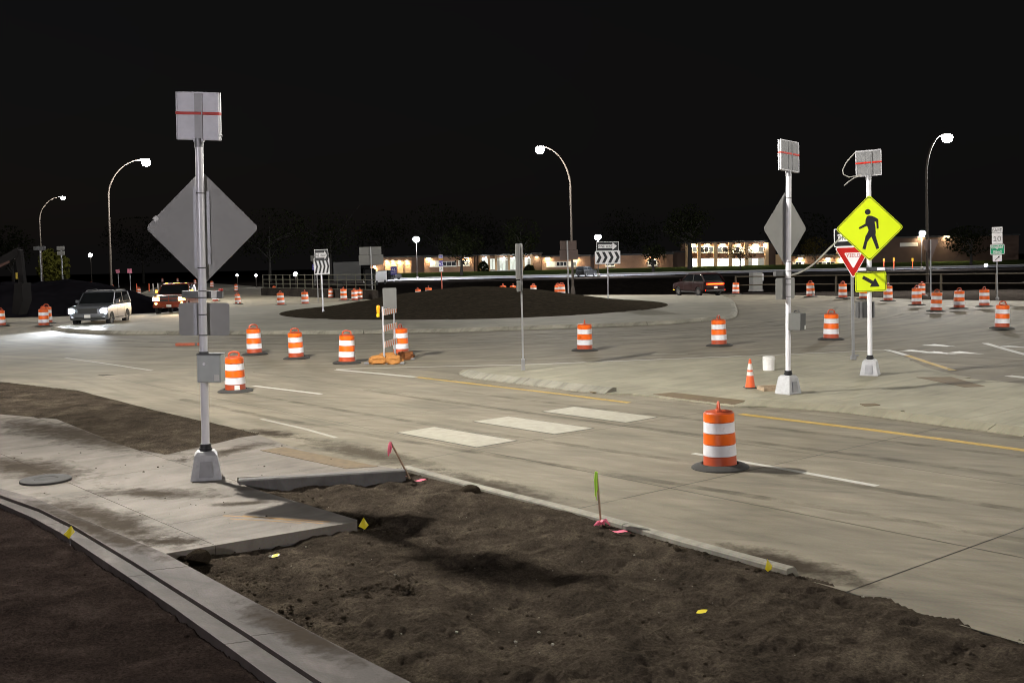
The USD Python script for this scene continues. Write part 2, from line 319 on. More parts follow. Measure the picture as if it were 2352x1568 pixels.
# ---- central mound of dark soil
rr, aa = np.meshgrid(np.r_[np.linspace(0, 10, 34), np.linspace(10.3, 11.5, 8)], np.linspace(0, 2 * np.pi, 120, endpoint=False), indexing='ij')
mx, my = CEN[0] + rr * np.cos(aa), CEN[1] + rr * np.sin(aa)
mz = APZ + 1.22 * (0.5 + 0.5 * np.cos(np.pi * np.clip(rr / 11.5, 0, 1))) ** .8 + 0.10 * (meshkit.fbm(np.stack([mx * .9, my * .9, 0 * mx], -1), 5, 3) - .5) * np.clip((11.5 - rr) / .6, 0.08, 1)
n_ = rr.shape[1]; q = []
for i in range(rr.shape[0] - 1):
    for j in range(n_): q.append([i * n_ + j, (i + 1) * n_ + j, (i + 1) * n_ + (j + 1) % n_, i * n_ + (j + 1) % n_])
def mound_z(x, y):
    d = math.hypot(x - CEN[0], y - CEN[1]); return APZ + 1.22 * (0.5 + 0.5 * math.cos(math.pi * min(1, d / 11.5))) ** .8
solo('mound', (np.stack([mx, my, mz], -1).reshape(-1, 3), np.array(q)), 'mound_soil', kind='structure', smooth=True)
# ---- splitter island with its cut-through and kerbs
isl = thing('splitter_island', None, None, kind='structure')
IZ = 0.03
io = np.array([4.5, 27.0])
for k in range(-6, 7):
    for l in range(-3, 5):
        q = Polygon([io + UV * a + VV * b for a, b in ((k * 3.4, l * 3.1), (k * 3.4 + 3.4, l * 3.1), (k * 3.4 + 3.4, l * 3.1 + 3.1), (k * 3.4, l * 3.1 + 3.1))]).buffer(-.006, join_style=2).intersection(island_poly.buffer(-.02))
        if q.area > .3: part(isl, 'slab', slab(q, IZ, 0.028), 'island_concrete', smooth=False)
prof_k = [(-0.34, 0.0), (-0.34, IZ + .07), (-0.22, IZ + .085), (0.08, 0.02), (0.08, 0.0)]
kerb_run(isl, resample(P((2060, 958), (1990, 951), (1870, 941), (1760, 934), (1705, 930)), .4)[::-1] * 1.0, prof_k, 2.6, 'island_concrete')
kerb_run(isl, resample(P((1395, 905), (1330, 898), (1230, 885.5), (1090, 869), (1060, 861)), .4)[::-1] * 1.0, [(a, b * 1.25) for a, b in prof_k], 2.4, 'kerb_concrete')
kerb_run(isl, resample(P((1950, 947), (2352, 1001), (2700, 1043)), .4), prof_k, 3.0, 'island_concrete')
for qd in (((1500, 908), (1545, 904), (1717, 923), (1686, 932.5), (1545, 915.5)), ((2105, 869), (2185, 868), (2262, 890), (2215, 892))):
    part(isl, 'warning_plate', slab(Polygon(P(*qd)).intersection(island_poly.buffer(-.03)), IZ + .005, 0.02), 'rust_plate', smooth=False)
part(isl, 'drain_notch', slab(Polygon(P((1345, 899), (1384, 897), (1392, 902), (1362, 904))), IZ + .006, 0.02), 'rust_plate')

# ---- painted lines
def paint(name, pts, w, m, label): 
    solo(name, strip(pts, w, 0.005), m, kind='structure', smooth=False)
W2 = lambda *q: [W(*a) for a in q]
paint('white_line', W2((772, 847.5), (950, 843), (1202, 837.5), (1500, 826), (1800, 814), (1960, 807), (2036, 803)), .12, 'white_paint', '')
paint('white_line', W2((772, 849), (860, 857), (955, 866)), .20, 'white_paint', '')
paint('yellow_line', W2((957, 866.3), (1100, 883), (1300, 906.5), (1445, 925)), .17, 'yellow_paint', '')
paint('yellow_line', W2((1700, 951), (2000, 987), (2352, 1034), (2700, 1080)), .20, 'yellow_paint', '')
paint('lane_dash', W2((582, 886), (660, 895.5), (738, 905)), .13, 'white_paint', '')
paint('lane_dash', W2((1592, 1041), (1800, 1077), (2015, 1116)), .13, 'white_paint', '')
paint('lane_dash', W2((600, 962), (700, 985), (772, 1005)), .10, 'worn_paint', '')
paint('lane_dash', W2((150, 822), (250, 836), (350, 851)), .11, 'worn_paint', '')
paint('white_line', W2((2036, 803.5), (2055, 808), (2082, 816)), .22, 'white_paint', '')
paint('yellow_line', W2((2083, 816), (2130, 832), (2190, 851)), .20, 'yellow_paint', '')
paint('white_line', W2((2262, 788), (2310, 802), (2420, 832)), .22, 'white_paint', '')
paint('white_line', W2((2315, 863), (2420, 874)), .3, 'white_paint', '')
paint('white_line', W2((2172, 702), (2250, 707), (2352, 703)), .14, 'worn_paint', '')
for c in ((1985, 689, 2040, 692), (1460, 815, 1580, 812), (2350, 764, 2300, 768)): paint('lane_dash', W2((c[0], c[1]), (c[2], c[3])), .09, 'worn_paint', '')
for x, y in ((2112, 807), (2165, 811), (2225, 811), (2165, 794), (2338, 797)):
    c = W(x, y)[:2]; d = np.array([0.55, -0.83]); e = np.array([d[1], -d[0]])
    solo('yield_triangle', sheet(Polygon([c + d * .55, c - d * .55 + e * .33, c - d * .55 - e * .33]), 0.005), 'white_paint', kind='structure', smooth=False)
for b in (((914, 993.6), (997.7, 980.6), (1185.7, 1011.7), (1095, 1027)), ((1088, 968), (1168, 956.5), (1361, 983.5), (1274, 997)), ((1247, 945), (1319, 934), (1508, 958), (1437, 970.5))):
    q = Polygon([W(*p)[:2] for p in b])
    solo('crosswalk_edge', sheet(q.buffer(.035, join_style=2), 0.003), 'joint_filler', kind='structure', smooth=False)
    solo('crosswalk_bar', sheet(q, 0.007), 'bar_paint', kind='structure', smooth=False)
q = Polygon(P((598, 1035), (652, 1028), (868, 1072), (796, 1078)))
def mark_mat(name, col, amt, ang=None):
    n = {'g': ('geometry', {}), 'n': ('noise_texture', {'scale': 1.4, 'detail': 6.0, 'roughness': .7}), 'r': ('rgb_ramp', {'ramp': [(.38, (0, 0, 0)), (.70, (amt,) * 3)]}), 'd': ('diffuse_bsdf', {'color': col}), 't': ('transparent_bsdf', {}), 'x': ('mix_closure', {})}
    MAT[name] = usdkit.material(stage, f'/World/Looks/{name}', n, [('g.position', 'n.vector'), ('n.fac', 'r.fac'), ('r.color', 'x.fac'), ('t.BSDF', 'x.closure1'), ('d.BSDF', 'x.closure2')], surface='x.closure')
mark_mat('tyre_dark', (0.055, 0.051, 0.043), .40); mark_mat('dust_pale', (0.33, 0.30, 0.235), .6)
tm = thing('tyre_marks', None, None, kind='structure')
def mark(pts, w, z, m='tyre_dark'):
    q = LineString([tuple(a) for a in smooth_line(pts, .8)]).buffer(w / 2).intersection(ringroad.difference(apron_poly.buffer(.15)) if z < 0 else south)
    if q.area > .1: part(tm, 'tyre_mark', sheet(q, .0018 + .0004 * (tm_n.__next__() % 4)), m, smooth=False)
import itertools
tm_n = itertools.count()
for r_, a0, a1 in ((20.6, 225, 300), (22.1, 232, 312), (22.9, 245, 330), (24.4, 220, 290), (25.2, 255, 335), (21.3, 290, 350), (26.3, 240, 300)):
    mark([(CEN[0] + (r_ + .5 * math.sin(a * .07)) * math.cos(math.radians(a)), CEN[1] + (r_ + .5 * math.sin(a * .07)) * math.sin(math.radians(a))) for a in range(a0, a1, 5)], .24, -1, 'tyre_dark')
for off, s0, s1, b_, m_ in ((-1.2, -14, 10, .8, 'tyre_dark'), (.35, -14, 12, .7, 'tyre_dark'), (2.6, -12, 9, .5, 'tyre_dark'), (4.1, -10, 12, .6, 'tyre_dark'), (1.4, -9, 14, .9, 'dust_pale'), (-2.6, -6, 14, .4, 'dust_pale'), (5.4, -14, 6, .4, 'dust_pale')):
    o2 = np.array(W(1500, 1060)[:2]); mark([o2 + UV * s + VV * (off + b_ * math.sin(s * .13)) for s in np.linspace(s0, s1, 9)], .22 if 'tyre' in m_ else .45, 1, m_)
def smear_mat(name, centre, radii, angle, col, amt):
    n = {'g': ('geometry', {}), 'mp': ('mapping', {'mapping_type': 'texture', 'location': (*centre, 0), 'rotation': (0, 0, angle), 'scale': (radii[0], radii[1], 1)}), 'sx': ('separate_xyz', {}), 'cx': ('combine_xyz', {}), 'l': ('vector_math', {'math_type': 'length'}),
         'n': ('noise_texture', {'scale': 3.2, 'detail': 9.0, 'roughness': .75}), 'mm': ('math', {'math_type': 'multiply', 'value2': 2.6}), 'sb': ('math', {'math_type': 'subtract'}), 'mr': ('map_range', {'from_min': .20, 'from_max': 1.05, 'to_min': 0, 'to_max': amt, 'clamp': True}), 'd': ('diffuse_bsdf', {'color': col}), 't': ('transparent_bsdf', {}), 'x': ('mix_closure', {})}
    MAT[name] = usdkit.material(stage, f'/World/Looks/{name}', n, [('g.position', 'mp.vector'), ('mp.vector', 'sx.vector'), ('sx.x', 'cx.x'), ('sx.y', 'cx.y'), ('cx.vector', 'l.vector1'), ('g.position', 'n.vector'), ('n.fac', 'mm.value1'), ('mm.value', 'sb.value1'), ('l.value', 'sb.value2'), ('sb.value', 'mr.value'), ('mr.result', 'x.fac'), ('t.BSDF', 'x.closure1'), ('d.BSDF', 'x.closure2')], surface='x.closure')
def smear(parent, k, c, e, rb, z, clip, col=(0.060, 0.048, 0.037), amt=.72):
    """Trampled soil, thinning out towards its edge: from c to e (pictures points), rb metres wide."""
    a, b = W(*c, z)[:2], W(*e, z)[:2]; m = (a + b) / 2; ra = np.linalg.norm(b - a) / 2; an = math.atan2(*(b - a)[::-1])
    smear_mat(f'soil_smear_{k}', m, (ra, rb), an, col, amt)
    q = affinity.translate(affinity.rotate(affinity.scale(Point(0, 0).buffer(1), ra * 1.5, rb * 1.5), an, origin=(0, 0), use_radians=True), *m).intersection(clip)
    if q.area > .05: part(parent, 'soil_smear', sheet(q, z + .0015 + .0002 * k), f'soil_smear_{k}', smooth=False)
# ---- near side: sidewalk slabs, gutter and kerb, kerb behind the road
SZ = 0.12
walk = thing('sidewalk', None, None, kind='structure')
PZ = lambda *q: [W(a[0], a[1], SZ)[:2] for a in q]
walk_poly = Polygon(PZ((-500, 990), (-150, 955), (0, 951), (130, 962), (220, 998), (300, 1028), (380, 1044), (500, 1017), (585, 996), (667, 1024), (800, 1060), (932, 1079), (545, 1096), (545, 1108), (600, 1127), (820, 1193), (820, 1197), (378, 1271), (160, 1188), (80, 1152), (-30, 1115), (-300, 1060), (-500, 1040))).buffer(0)
wo = np.array(W(545, 1105, SZ)[:2])
part(walk, 'joint_bed', slab(walk_poly.buffer(-.01), SZ - .02, .2), 'dark_kerb_concrete')
for k in range(-8, 5):
    for l in range(-6, 7):
        q2 = Polygon([wo + UV * a + VV * b for a, b in ((k * 1.9, l * 1.9), (k * 1.9 + 1.9, l * 1.9), (k * 1.9 + 1.9, l * 1.9 + 1.9), (k * 1.9, l * 1.9 + 1.9))]).buffer(-.004, join_style=2).intersection(walk_poly)
        if q2.area > .05: part(walk, 'slab', slab(q2, SZ, 0.14), 'walk_concrete', smooth=False)
qz = Polygon(PZ((598, 1034), (652, 1027), (868, 1071), (796, 1076)))
part(walk, 'warning_plate', slab(qz, SZ + .006, .03), 'rust_plate', smooth=False)
concrete('scrape', (0.36, 0.20, 0.06), streak=.3, soil=.3, stain=(.3, .28, .24))
for pts, w in ((((515, 1184), (600, 1188), (700, 1194), (755, 1198)), .022), (((560, 1184), (640, 1192), (740, 1202)), .018), (((530, 1191), (620, 1196), (690, 1201)), .016)):
    part(walk, 'rust_streak', sheet(LineString([W(a, b, SZ)[:2] for a, b in pts]).buffer(w), SZ + .003), 'scrape', smooth=False)
# kerb and gutter, bottom left
gr = [W(x, y, .10)[:2] for x, y in ((-200, 1072), (80, 1146), (160, 1182), (378, 1274), (480, 1330), (590, 1390), (760, 1480), (930, 1566), (1200, 1700))]
gl = [W(x, y, .10)[:2] for x, y in ((-200, 1095), (0, 1140), (90, 1172), (170, 1212), (300, 1290), (420, 1366), (560, 1455), (730, 1568), (950, 1710))]
kl = [W(x, y, .10)[:2] for x, y in ((-200, 1105), (0, 1153), (80, 1188), (160, 1232), (290, 1318), (400, 1392), (520, 1478), (640, 1566), (820, 1700))]
gut = thing('gutter', None, None, kind='structure')
gp = Polygon([tuple(a) for a in gr] + [tuple(a) for a in gl[::-1]]).buffer(0); kp = Polygon([tuple(a) for a in gl] + [tuple(a) for a in kl[::-1]]).buffer(0)
cutdir = np.array([1.0, .35]); cutdir /= np.linalg.norm(cutdir); cn = np.array([-cutdir[1], cutdir[0]])
cuts = [W(430, 1305, .1)[:2] @ cn + d for d in (14, 9.6, 6.1, 3.0, 0.0, -2.6, -5.2, -9, -14)]
for a0, a1 in zip(cuts, cuts[1:]):
    b_ = Polygon([cutdir * s + cn * t for s, t in ((-60, a0), (60, a0), (60, a1), (-60, a1))]).buffer(-.005)
    for nm, poly, z in (('kerb_section', gp, .125), ('gutter_section', kp.buffer(-.004), .082)):
        q2 = poly.intersection(b_)
        if q2.area > .02: part(gut, nm, slab(q2, z, .25), 'gutter_concrete', smooth=False)
gl_in = LineString([tuple(a) for a in gl])
sm = walk_poly.buffer(-.01)
for k, (c, e, rb) in enumerate((((-40, 958), (440, 1046), .75), ((210, 1128), (520, 1138), .38), ((-60, 1050), (215, 1105), .6), ((100, 1140), (420, 1258), .40), ((330, 1240), (470, 1244), .22), ((430, 1056), (640, 1012), .30), ((480, 1160), (640, 1150), .16))): smear(walk, k, c, e, rb, SZ, sm)
smear(gut, 7, (60, 1150), (400, 1290), .24, .125, gp.buffer(-.01)); smear(gut, 8, (560, 1380), (860, 1540), .26, .125, gp.buffer(-.01), amt=.75)
smear(tm, 9, (700, 1010), (1000, 1075), .5, .004, south, amt=.55); smear(tm, 10, (1000, 1082), (1300, 1160), .35, .004, south, amt=.6); smear(tm, 11, (1650, 1250), (1990, 1345), .35, .004, south, amt=.85); smear(tm, 12, (560, 985), (690, 1005), .3, .004, south, amt=.8)
# kerb along the road, seen from behind
kr = thing('road_kerb', None, None, kind='structure')
kerb_line = [W(x, y)[:2] for x, y in ((940, 1084), (1100, 1128), (1380, 1199), (1600, 1262), (1830, 1325))]
kerb_run(kr, resample(kerb_line, .5), [(0.16, -0.15), (0.16, 0.10), (0.14, 0.118), (0.03, 0.118), (0.0, 0.09), (-0.04, 0.0), (-0.04, -.15)], 2.3, 'kerb_concrete', gap=.006)
e0, e1 = W(548, 1098, .2)[:2], W(930, 1081, .16)[:2]
kerb_run(kr, resample([e0, e1], .5), [(0.09, -0.05), (0.09, 0.17), (0.07, 0.19), (-0.07, 0.19), (-0.09, 0.17), (-0.09, -.05)], 2.4, 'dark_kerb_concrete', gap=.0)

# ---- dug soil: displaced sheets
def dirt(name, poly, z0, amp, step, m, seed, extra=None):
    x0, y0, x1, y1 = poly.bounds; gx, gy = np.meshgrid(np.arange(x0, x1 + step, step), np.arange(y0, y1 + step, step)); sh = gx.shape
    p = np.stack([gx, gy, 0 * gx], -1)
    z = z0 + amp * (meshkit.fbm(p * 1.3, 4, seed) - .5) * 1.5 + amp * .75 * (meshkit.fbm(p * 5, 3, seed + 5) - .5) + .040 * (meshkit.fbm(p * 21, 2, seed + 9) - .5) + np.clip(meshkit.noise(p * .8, seed + 13) - .25, 0, 1) * (.05 * np.abs(meshkit.noise(p * 11, seed + 3) - .5) * 2 + .12 * np.clip(meshkit.noise(p * 9, seed + 4) - .70, 0, 1))
    z += terrain(gx, gy)
    if extra: z = extra(gx, gy, z)
    i, j = np.meshgrid(np.arange(sh[0] - 1), np.arange(sh[1] - 1), indexing='ij'); k = (i * sh[1] + j).ravel(); f = np.c_[k, k + 1, k + sh[1] + 1, k + sh[1]]
    v = np.stack([gx, gy, z], -1).reshape(-1, 3); c = v[f].mean(1); keep = shapely.contains_xy(poly, c[:, 0], c[:, 1]); f = f[keep]
    u, inv = np.unique(f, return_inverse=True)
    solo(name, (v[u], inv.reshape(f.shape)), m, kind='structure', smooth=True); return poly
dug = Polygon([tuple(W(*a)[:2]) for a in ((560, 1098), (940, 1082), (1100, 1126), (1380, 1197), (1600, 1260), (1830, 1323), (1900, 1338), (1960, 1366), (2030, 1372), (2110, 1410), (2200, 1424), (2260, 1455), (2352, 1472), (2450, 1512), (2800, 1600))] + [(9, 4), (0, 4), (-1.5, 7)] + [tuple(a) for a in gr[::-1][1:6]] + [tuple(W(a, b)[:2]) for a, b in ((375, 1276), (560, 1200), (600, 1120))]).buffer(0)
kl_ = LineString([tuple(a) for a in kerb_line])
ne_ = LineString([tuple(a) for a in near_edge])
def dig(x, y, z):
    d = shapely.distance(shapely.points(x, y), kl_)
    z = np.where(d < .5, np.maximum(z, .02 + .05 * (1 - d / .5)), z); z = z + .05 * np.clip((x - 2.9) / .6, 0, 1) * np.clip((1.2 - shapely.distance(shapely.points(x, y), ne_)) / 1.2, 0, 1); eo = shapely.distance(shapely.points(x, y), ne_); z = np.where((x > 2.9) & (eo < .3), z * np.clip(eo / .3, 0, 1) - .012 * (1 - np.clip(eo / .3, 0, 1)) + .02 * meshkit.noise(np.stack([x * 7, y * 7, 0 * x], -1), 77), z)
    m_ = np.exp(-(((x + 0.9) / 1.2) ** 2 + ((y - 15.6) / .7) ** 2)); z = z + .10 * m_
    z = np.where((d < .45) & (x < 3.2), np.minimum(z, .055 + .10 * d), z)
    m2 = np.exp(-(((x - .4) / .9) ** 2 + ((y - 14.4) / .5) ** 2)); z = z + .04 * m2 * (0.4 + meshkit.noise(np.stack([x * 6, y * 6, 0 * x], -1), 21))
    rut = np.sin((x * .62 + y * .78) * 9 + 2.5 * meshkit.noise(np.stack([x, y, 0 * x], -1), 31)) * .010 * np.clip((d - .5) * 2, 0, 1); return z + rut
dirt('dug_soil', dug, -.01, .11, .032, 'dug_soil', 4, dig)
patch = Polygon([tuple(W(x, y)[:2]) for x, y in ((-400, 870), (0, 884), (200, 905), (390, 955), (587, 997))] + [tuple(W(x, y, SZ)[:2]) for x, y in ((585, 998), (500, 1019), (380, 1046), (300, 1030), (220, 1000), (130, 964), (0, 953), (-150, 957), (-400, 975))]).buffer(.04)
ne_ = LineString([tuple(a) for a in near_edge])
def verge(x, y, z):
    d = shapely.distance(shapely.points(x, y), ne_); e = shapely.distance(shapely.points(x, y), patch.exterior)
    k_ = np.clip(e / .9, 0, 1); return SZ * np.clip(d / .30, 0, 1) ** .7 - .012 + .030 * k_ + (z - .09) * (.12 + .5 * k_)
dirt('verge_soil', patch, .09, .06, .05, 'dug_soil', 12, verge)
leftd = Polygon([tuple(a) for a in kl] + [(0.5, 3), (-9, 3), (-16, 8), (-16, 14.5)]).buffer(.03)
dirt('left_soil', leftd, .005, .07, .05, 'left_soil', 17)
# clods and stones lying on the soil
def clods(name, poly, n, z0, r0, r1, m, seed):
    rg = np.random.default_rng(seed); x0, y0, x1, y1 = poly.bounds; base = trimesh.creation.icosphere(1, 1.0); out = []
    while len(out) < n:
        x, y = rg.uniform(x0, x1), rg.uniform(y0, y1)
        if not poly.contains(Point(x, y)) or meshkit.noise(np.array([x * 1.1, y * 1.1, seed]), seed) < rg.uniform(.2, .9): continue
        b = base.copy(); r = r0 + (r1 - r0) * rg.random() ** 3; v = b.vertices * rg.uniform(.7, 1.25, b.vertices.shape) * r * np.array([1.2, 1, .7]); a = rg.uniform(0, 6.28)
        v = v @ np.array([[math.cos(a), -math.sin(a), 0], [math.sin(a), math.cos(a), 0], [0, 0, 1]]); b.vertices = v + (x, y, z0(x, y) + r * .25); out.append(b)
    p = solo(name, cat(*out), m, 'loose clods and small stones strewn over the dug soil', 'dirt clods', kind='stuff', smooth=False)
clods('dirt_clods', dug, 1800, lambda x, y: -.008, .005, .022, 'clod_soil', 5)
clods('dirt_clods', Polygon([(-3.2, 10.6), (-1.2, 12.0), (-.6, 11.4), (-2.6, 10.0)]), 140, lambda x, y: -.005, .008, .028, 'clod_soil', 16)
clods('pale_stones', dug, 160, lambda x, y: .0, .006, .02, 'kerb_concrete', 25)
clods('dirt_clods', leftd.intersection(sbox(-12, 5, 3, 20)), 500, lambda x, y: -.005, .006, .02, 'left_soil', 6)
se = LineString([W(380, 1272, 0)[:2], W(600, 1238, 0)[:2], W(815, 1202, 0)[:2]])
clods('dirt_clods', se.buffer(.22), 420, lambda x, y: .0, .015, .06, 'clod_soil', 8)
clods('dirt_clods', walk_poly.intersection(sbox(-9, 10, 0, 20)), 70, lambda x, y: SZ, .004, .018, 'clod_soil', 9)
clods('dirt_clods', kl_.buffer(.3).intersection(dug), 200, lambda x, y: .04, .012, .04, 'clod_soil', 10)
# ---- street lamps
mat('lamp_pole', (0.022, 0.015, 0.010), 0.8, 0.0, var=.15, scale=3)
mat('lamp_head', (0.25, 0.25, 0.25), 0.5, 0.3)
LAMP = 21000.0
glow('lamp_white', (1.0, 0.97, 0.90), LAMP)
glow('lamp_near', (1.0, 0.97, 0.90), LAMP * 1.5)
glow('lamp_mid', (1.0, 0.97, 0.91), LAMP * .15)
glow('lamp_violet', (0.98, 0.94, 1.0), LAMP * 1.7)
glow('lamp_far', (1.0, 0.97, 0.91), LAMP * .17)
glow('lot_lamp', (0.93, 0.95, 1.0), 2100.0)
def street_lamp(base, head, yaw, arm, label, lens='lamp_white', r0=.11, lean=None, big=1.0, shade=False, group='curved street lamps around the roundabout'):
    """Tapered pole that bends over into an arm with a lamp head; head gives the height."""
    h = head[2] - base[2]
    t = thing('street_lamp', label, 'street lamp', base, yaw, group, up=lean)
    rise = min(3.0, h * .25); n = 14
    pts = [(0, 0, z) for z in np.linspace(0.4, h - rise, 8)]
    for k in range(1, n + 1):
        a = k / n * math.pi / 2; pts.append((arm * (1 - math.cos(a)) ** .9, 0, h - rise + rise * math.sin(a)))
    part(t, 'pole', tube(pts, np.r_[np.linspace(r0, r0 * .72, 8), np.linspace(r0 * .7, r0 * .4, n)], 10), 'lamp_pole')
    part(t, 'base', cat(cyl(.26, .06, n=16), lathe([(0, .06), (.2, .06), (.17, .5), (.12, .75), (0, .75)], 8)), 'lamp_pole')
    b = hull([(arm - .1, -.07, h - .05), (arm - .1, .07, h - .05), (arm - .1, -.07, h + .05), (arm - .1, .07, h + .05), (arm + .25, -.17, h - .03), (arm + .25, .17, h - .03), (arm + .25, -.12, h + .08), (arm + .25, .12, h + .08), (arm + .75, -.16, h - .03), (arm + .75, .16, h - .03), (arm + .72, -.1, h + .05), (arm + .72, .1, h + .05)])
    part(t, 'lamp_head', b, 'lamp_head')
    lm = lathe([(0, -.25), (.07, -.24), (.125, -.205), (.165, -.145), (.178, -.08), (.165, -.02), (.14, 0), (0, 0)], 20); lm.apply_scale(big); lm.apply_translation((arm + .45, 0, h - .03))
    part(t, 'lens', lm, lens)
    if shade: part(t, 'glare_shade', tr(lathe([(0, -.255), (.162, -.255), (.162, -.245), (0, -.245)], 24), arm + .45, 0, h - .03), 'lamp_head')
    return t
ztop = 12.5
def at_ground(x, y): return np.array([x, y, float(terrain(x, y))])
LAMPS = {}
# out of the picture, known by the shadows that they cast
street_lamp(at_ground(-12.3, 24.0), (0, 0, 11.8), math.atan2(-1.6, 2.9), 2.85, 'curved street lamp left of the picture, beside the near sidewalk', lens='lamp_near', shade=True)
street_lamp(at_ground(-43, 60), (0, 0, 12.5), .3, 2.6, 'curved street lamp left of the picture, beside the left entry road', lens='lamp_far', big=1.5)
street_lamp(at_ground(36, 15.5), (0, 0, 12.5), math.pi, 2.6, 'curved street lamp right of the picture, beside the splitter island', lens='lamp_white', shade=True)
street_lamp(at_ground(51, 63), (0, 0, 12.3), math.pi, 2.6, 'curved street lamp right of the picture, beside the right exit road')
street_lamp(at_ground(-24, -38), (0, 0, 12.5), .6, 2.6, 'curved street lamp with a violet tint behind the near sidewalk', lens='lamp_violet')
def lamp_px(basex, basey, topx, topy, hx, hy, Y, yaw, arm, label, **k):
    b = W(basex, basey) if basey else None; x = AT(basex, 600, Y); base = at_ground(x[0], Y)
    head = AT(hx, hy, Y); top = AT(topx, topy, Y)
    lean = np.array([top[0] - base[0], 0, top[2] - base[2]])
    return street_lamp(base, (0, 0, head[2]), yaw, arm, label, lean=lean, **k)
lamp_px(252, 0, 248.5, 440, 345, 366, 98, -.15, 3.1, 'street lamp left of the big diamond sign, rising behind the grey SUV', lens='lamp_far', big=2.2)
lamp_px(95, 0, 90.5, 500, 153, 452, 152, -.2, 3.2, 'farthest left street lamp, small, above the yellow-green tree', lens='lamp_far', big=1.6)
lamp_px(1315, 0, 1310, 420, 1241, 343, 94, math.pi + .75, 3.0, 'middle street lamp behind the soil mound, its arm bent to the left', lens='lamp_mid', big=2.1)
lamp_px(2131, 0, 2128, 400, 2178, 303, 82, .8, 3.2, 'right street lamp with arm bent to the right, beyond the crosswalk sign', lens='lamp_mid', big=2.3)
# ---- traffic drums
def drum_mat(name, col, rough, mud, scuff):
    n = {'t': ('texture_coordinate', {}), 'oi': ('object_info', {}), 'w': ('math', {'math_type': 'multiply', 'value2': 37.0}), 'n': ('noise_texture', {'dimensions': '4D', 'scale': 7.0, 'detail': 7.0, 'roughness': .7}), 'n2': ('noise_texture', {'dimensions': '4D', 'scale': 2.2, 'detail': 3.0}),
         'r': ('rgb_ramp', {'ramp': [(.55, (0, 0, 0)), (.74, (scuff,) * 3)]}), 'r2': ('rgb_ramp', {'ramp': [(.35, (.80,) * 3), (.65, (1.06,) * 3)]}), 'm': ('mix', {'mix_type': 'multiply', 'fac': 1.0, 'color1': col}), 'd': ('mix', {'mix_type': 'mix', 'color2': mud}), 'p': ('principled_bsdf', {'roughness': rough})}
    l = [('oi.random', 'w.value1'), ('t.object', 'n.vector'), ('w.value', 'n.w'), ('t.object', 'n2.vector'), ('w.value', 'n2.w'), ('n.fac', 'r.fac'), ('n2.fac', 'r2.fac'), ('r2.color', 'm.color2'), ('m.color', 'd.color1'), ('r.color', 'd.fac'), ('d.color', 'p.base_color')]
    MAT[name] = usdkit.material(stage, f'/World/Looks/{name}', n, l, surface='p.BSDF')
drum_mat('drum_plastic', (0.43, 0.062, 0.016), .5, (.16, .07, .04), .6); drum_mat('drum_orange', (0.88, 0.138, 0.006), .35, (.45, .11, .03), .45); drum_mat('drum_white', (0.78, 0.76, 0.79), .4, (.36, .33, .32), .55)
mat('rubber', (0.032, 0.030, 0.027), 0.85, var=.35, scale=9, bump=.004, bscale=30)
mat('sticker', (0.75, 0.74, 0.70), 0.5, var=.15, scale=60)
def drum_parts(t, sticker=False):
    R = [(0, .262), (.03, .255), (.195, .247), (.375, .240), (.55, .233), (.72, .227), (.80, .222)]
    rad = lambda z: float(np.interp(z, [a for a, b in R], [b for a, b in R]))
    part(t, 'body', lathe([(0, .02), (.262, .02), (.262, .03), (.255, .06), (.247, .195), (.252, .20), (.235, .21), (.234, .375), (.24, .385), (.228, .395), (.227, .55), (.234, .56), (.222, .57), (.221, .72), (.228, .73), (.222, .80), (.229, .815), (.226, .85), (.205, .872), (.13, .885), (0, .888)], 36), 'drum_plastic')
    for k, (a, b, m) in enumerate(((.205, .372, 'drum_white'), (.384, .545, 'drum_orange'), (.557, .715, 'drum_white'), (.727, .865, 'drum_orange'))):
        ra, rb = rad(a) + .006, rad(min(b, .80)) + .006
        if k == 3: ra = rb = .2335
        part(t, 'white_band' if 'white' in m else 'orange_band', lathe([(ra - .012, a), (ra, a), (rb, min(b, .848)), (rb - .012, min(b, .848))], 36), m)
    g = [(.13 * math.cos(a), 0, .885 + .12 * abs(math.sin(a)) ** .55) for a in np.linspace(0, math.pi, 15)]
    h = tube(g, .024, 8); h.vertices[:, 1] *= .8
    part(t, 'handle', cat(h, bx(.30, .07, .014, (0, 0, .884))), 'drum_plastic')
    part(t, 'rubber_base', lathe([(.268, .03), (.285, .075), (.33, .07), (.40, .045), (.44, .02), (.44, .004), (.26, .004)], 36), 'rubber')
    if sticker:
        s = []
        for a in np.linspace(-math.pi / 2 + .08, -math.pi / 2 + .60, 7): s += [(.262 * math.cos(a), .262 * math.sin(a), .075), (.2545 * math.cos(a), .2545 * math.sin(a), .185)]
        part(t, 'sticker', (np.array(s), np.array([[2 * i, 2 * i + 2, 2 * i + 3, 2 * i + 1] for i in range(6)])), 'sticker', smooth=True)
for cn, st in (('drum_kind', False), ('drum_sticker_kind', True)):
    stage.CreateClassPrim('/World/' + cn); drum_parts('/World/' + cn, st)
GD = 'orange and white traffic drums set out around the roundabout'
def drum(x, y, h, yaw, label, sticker=False):
    p = W(x, y); d = math.hypot(p[0], p[1]); k = 1 + .262 / d
    p = W(x, y) ; p = np.array([p[0] * k, p[1] * k, float(terrain(p[0] * k, p[1] * k))])
    s = float(np.clip(h * p[1] / FPX / .855, .80, 1.14))
    lean = np.array([RNG.uniform(-.028, .028), RNG.uniform(-.028, .028), 1])
    return copy_of('/World/drum_sticker_kind' if sticker else '/World/drum_kind', 'traffic_drum', label, 'traffic drum', p, math.radians(yaw), GD, lean, s)
D_ = 'striped drum '
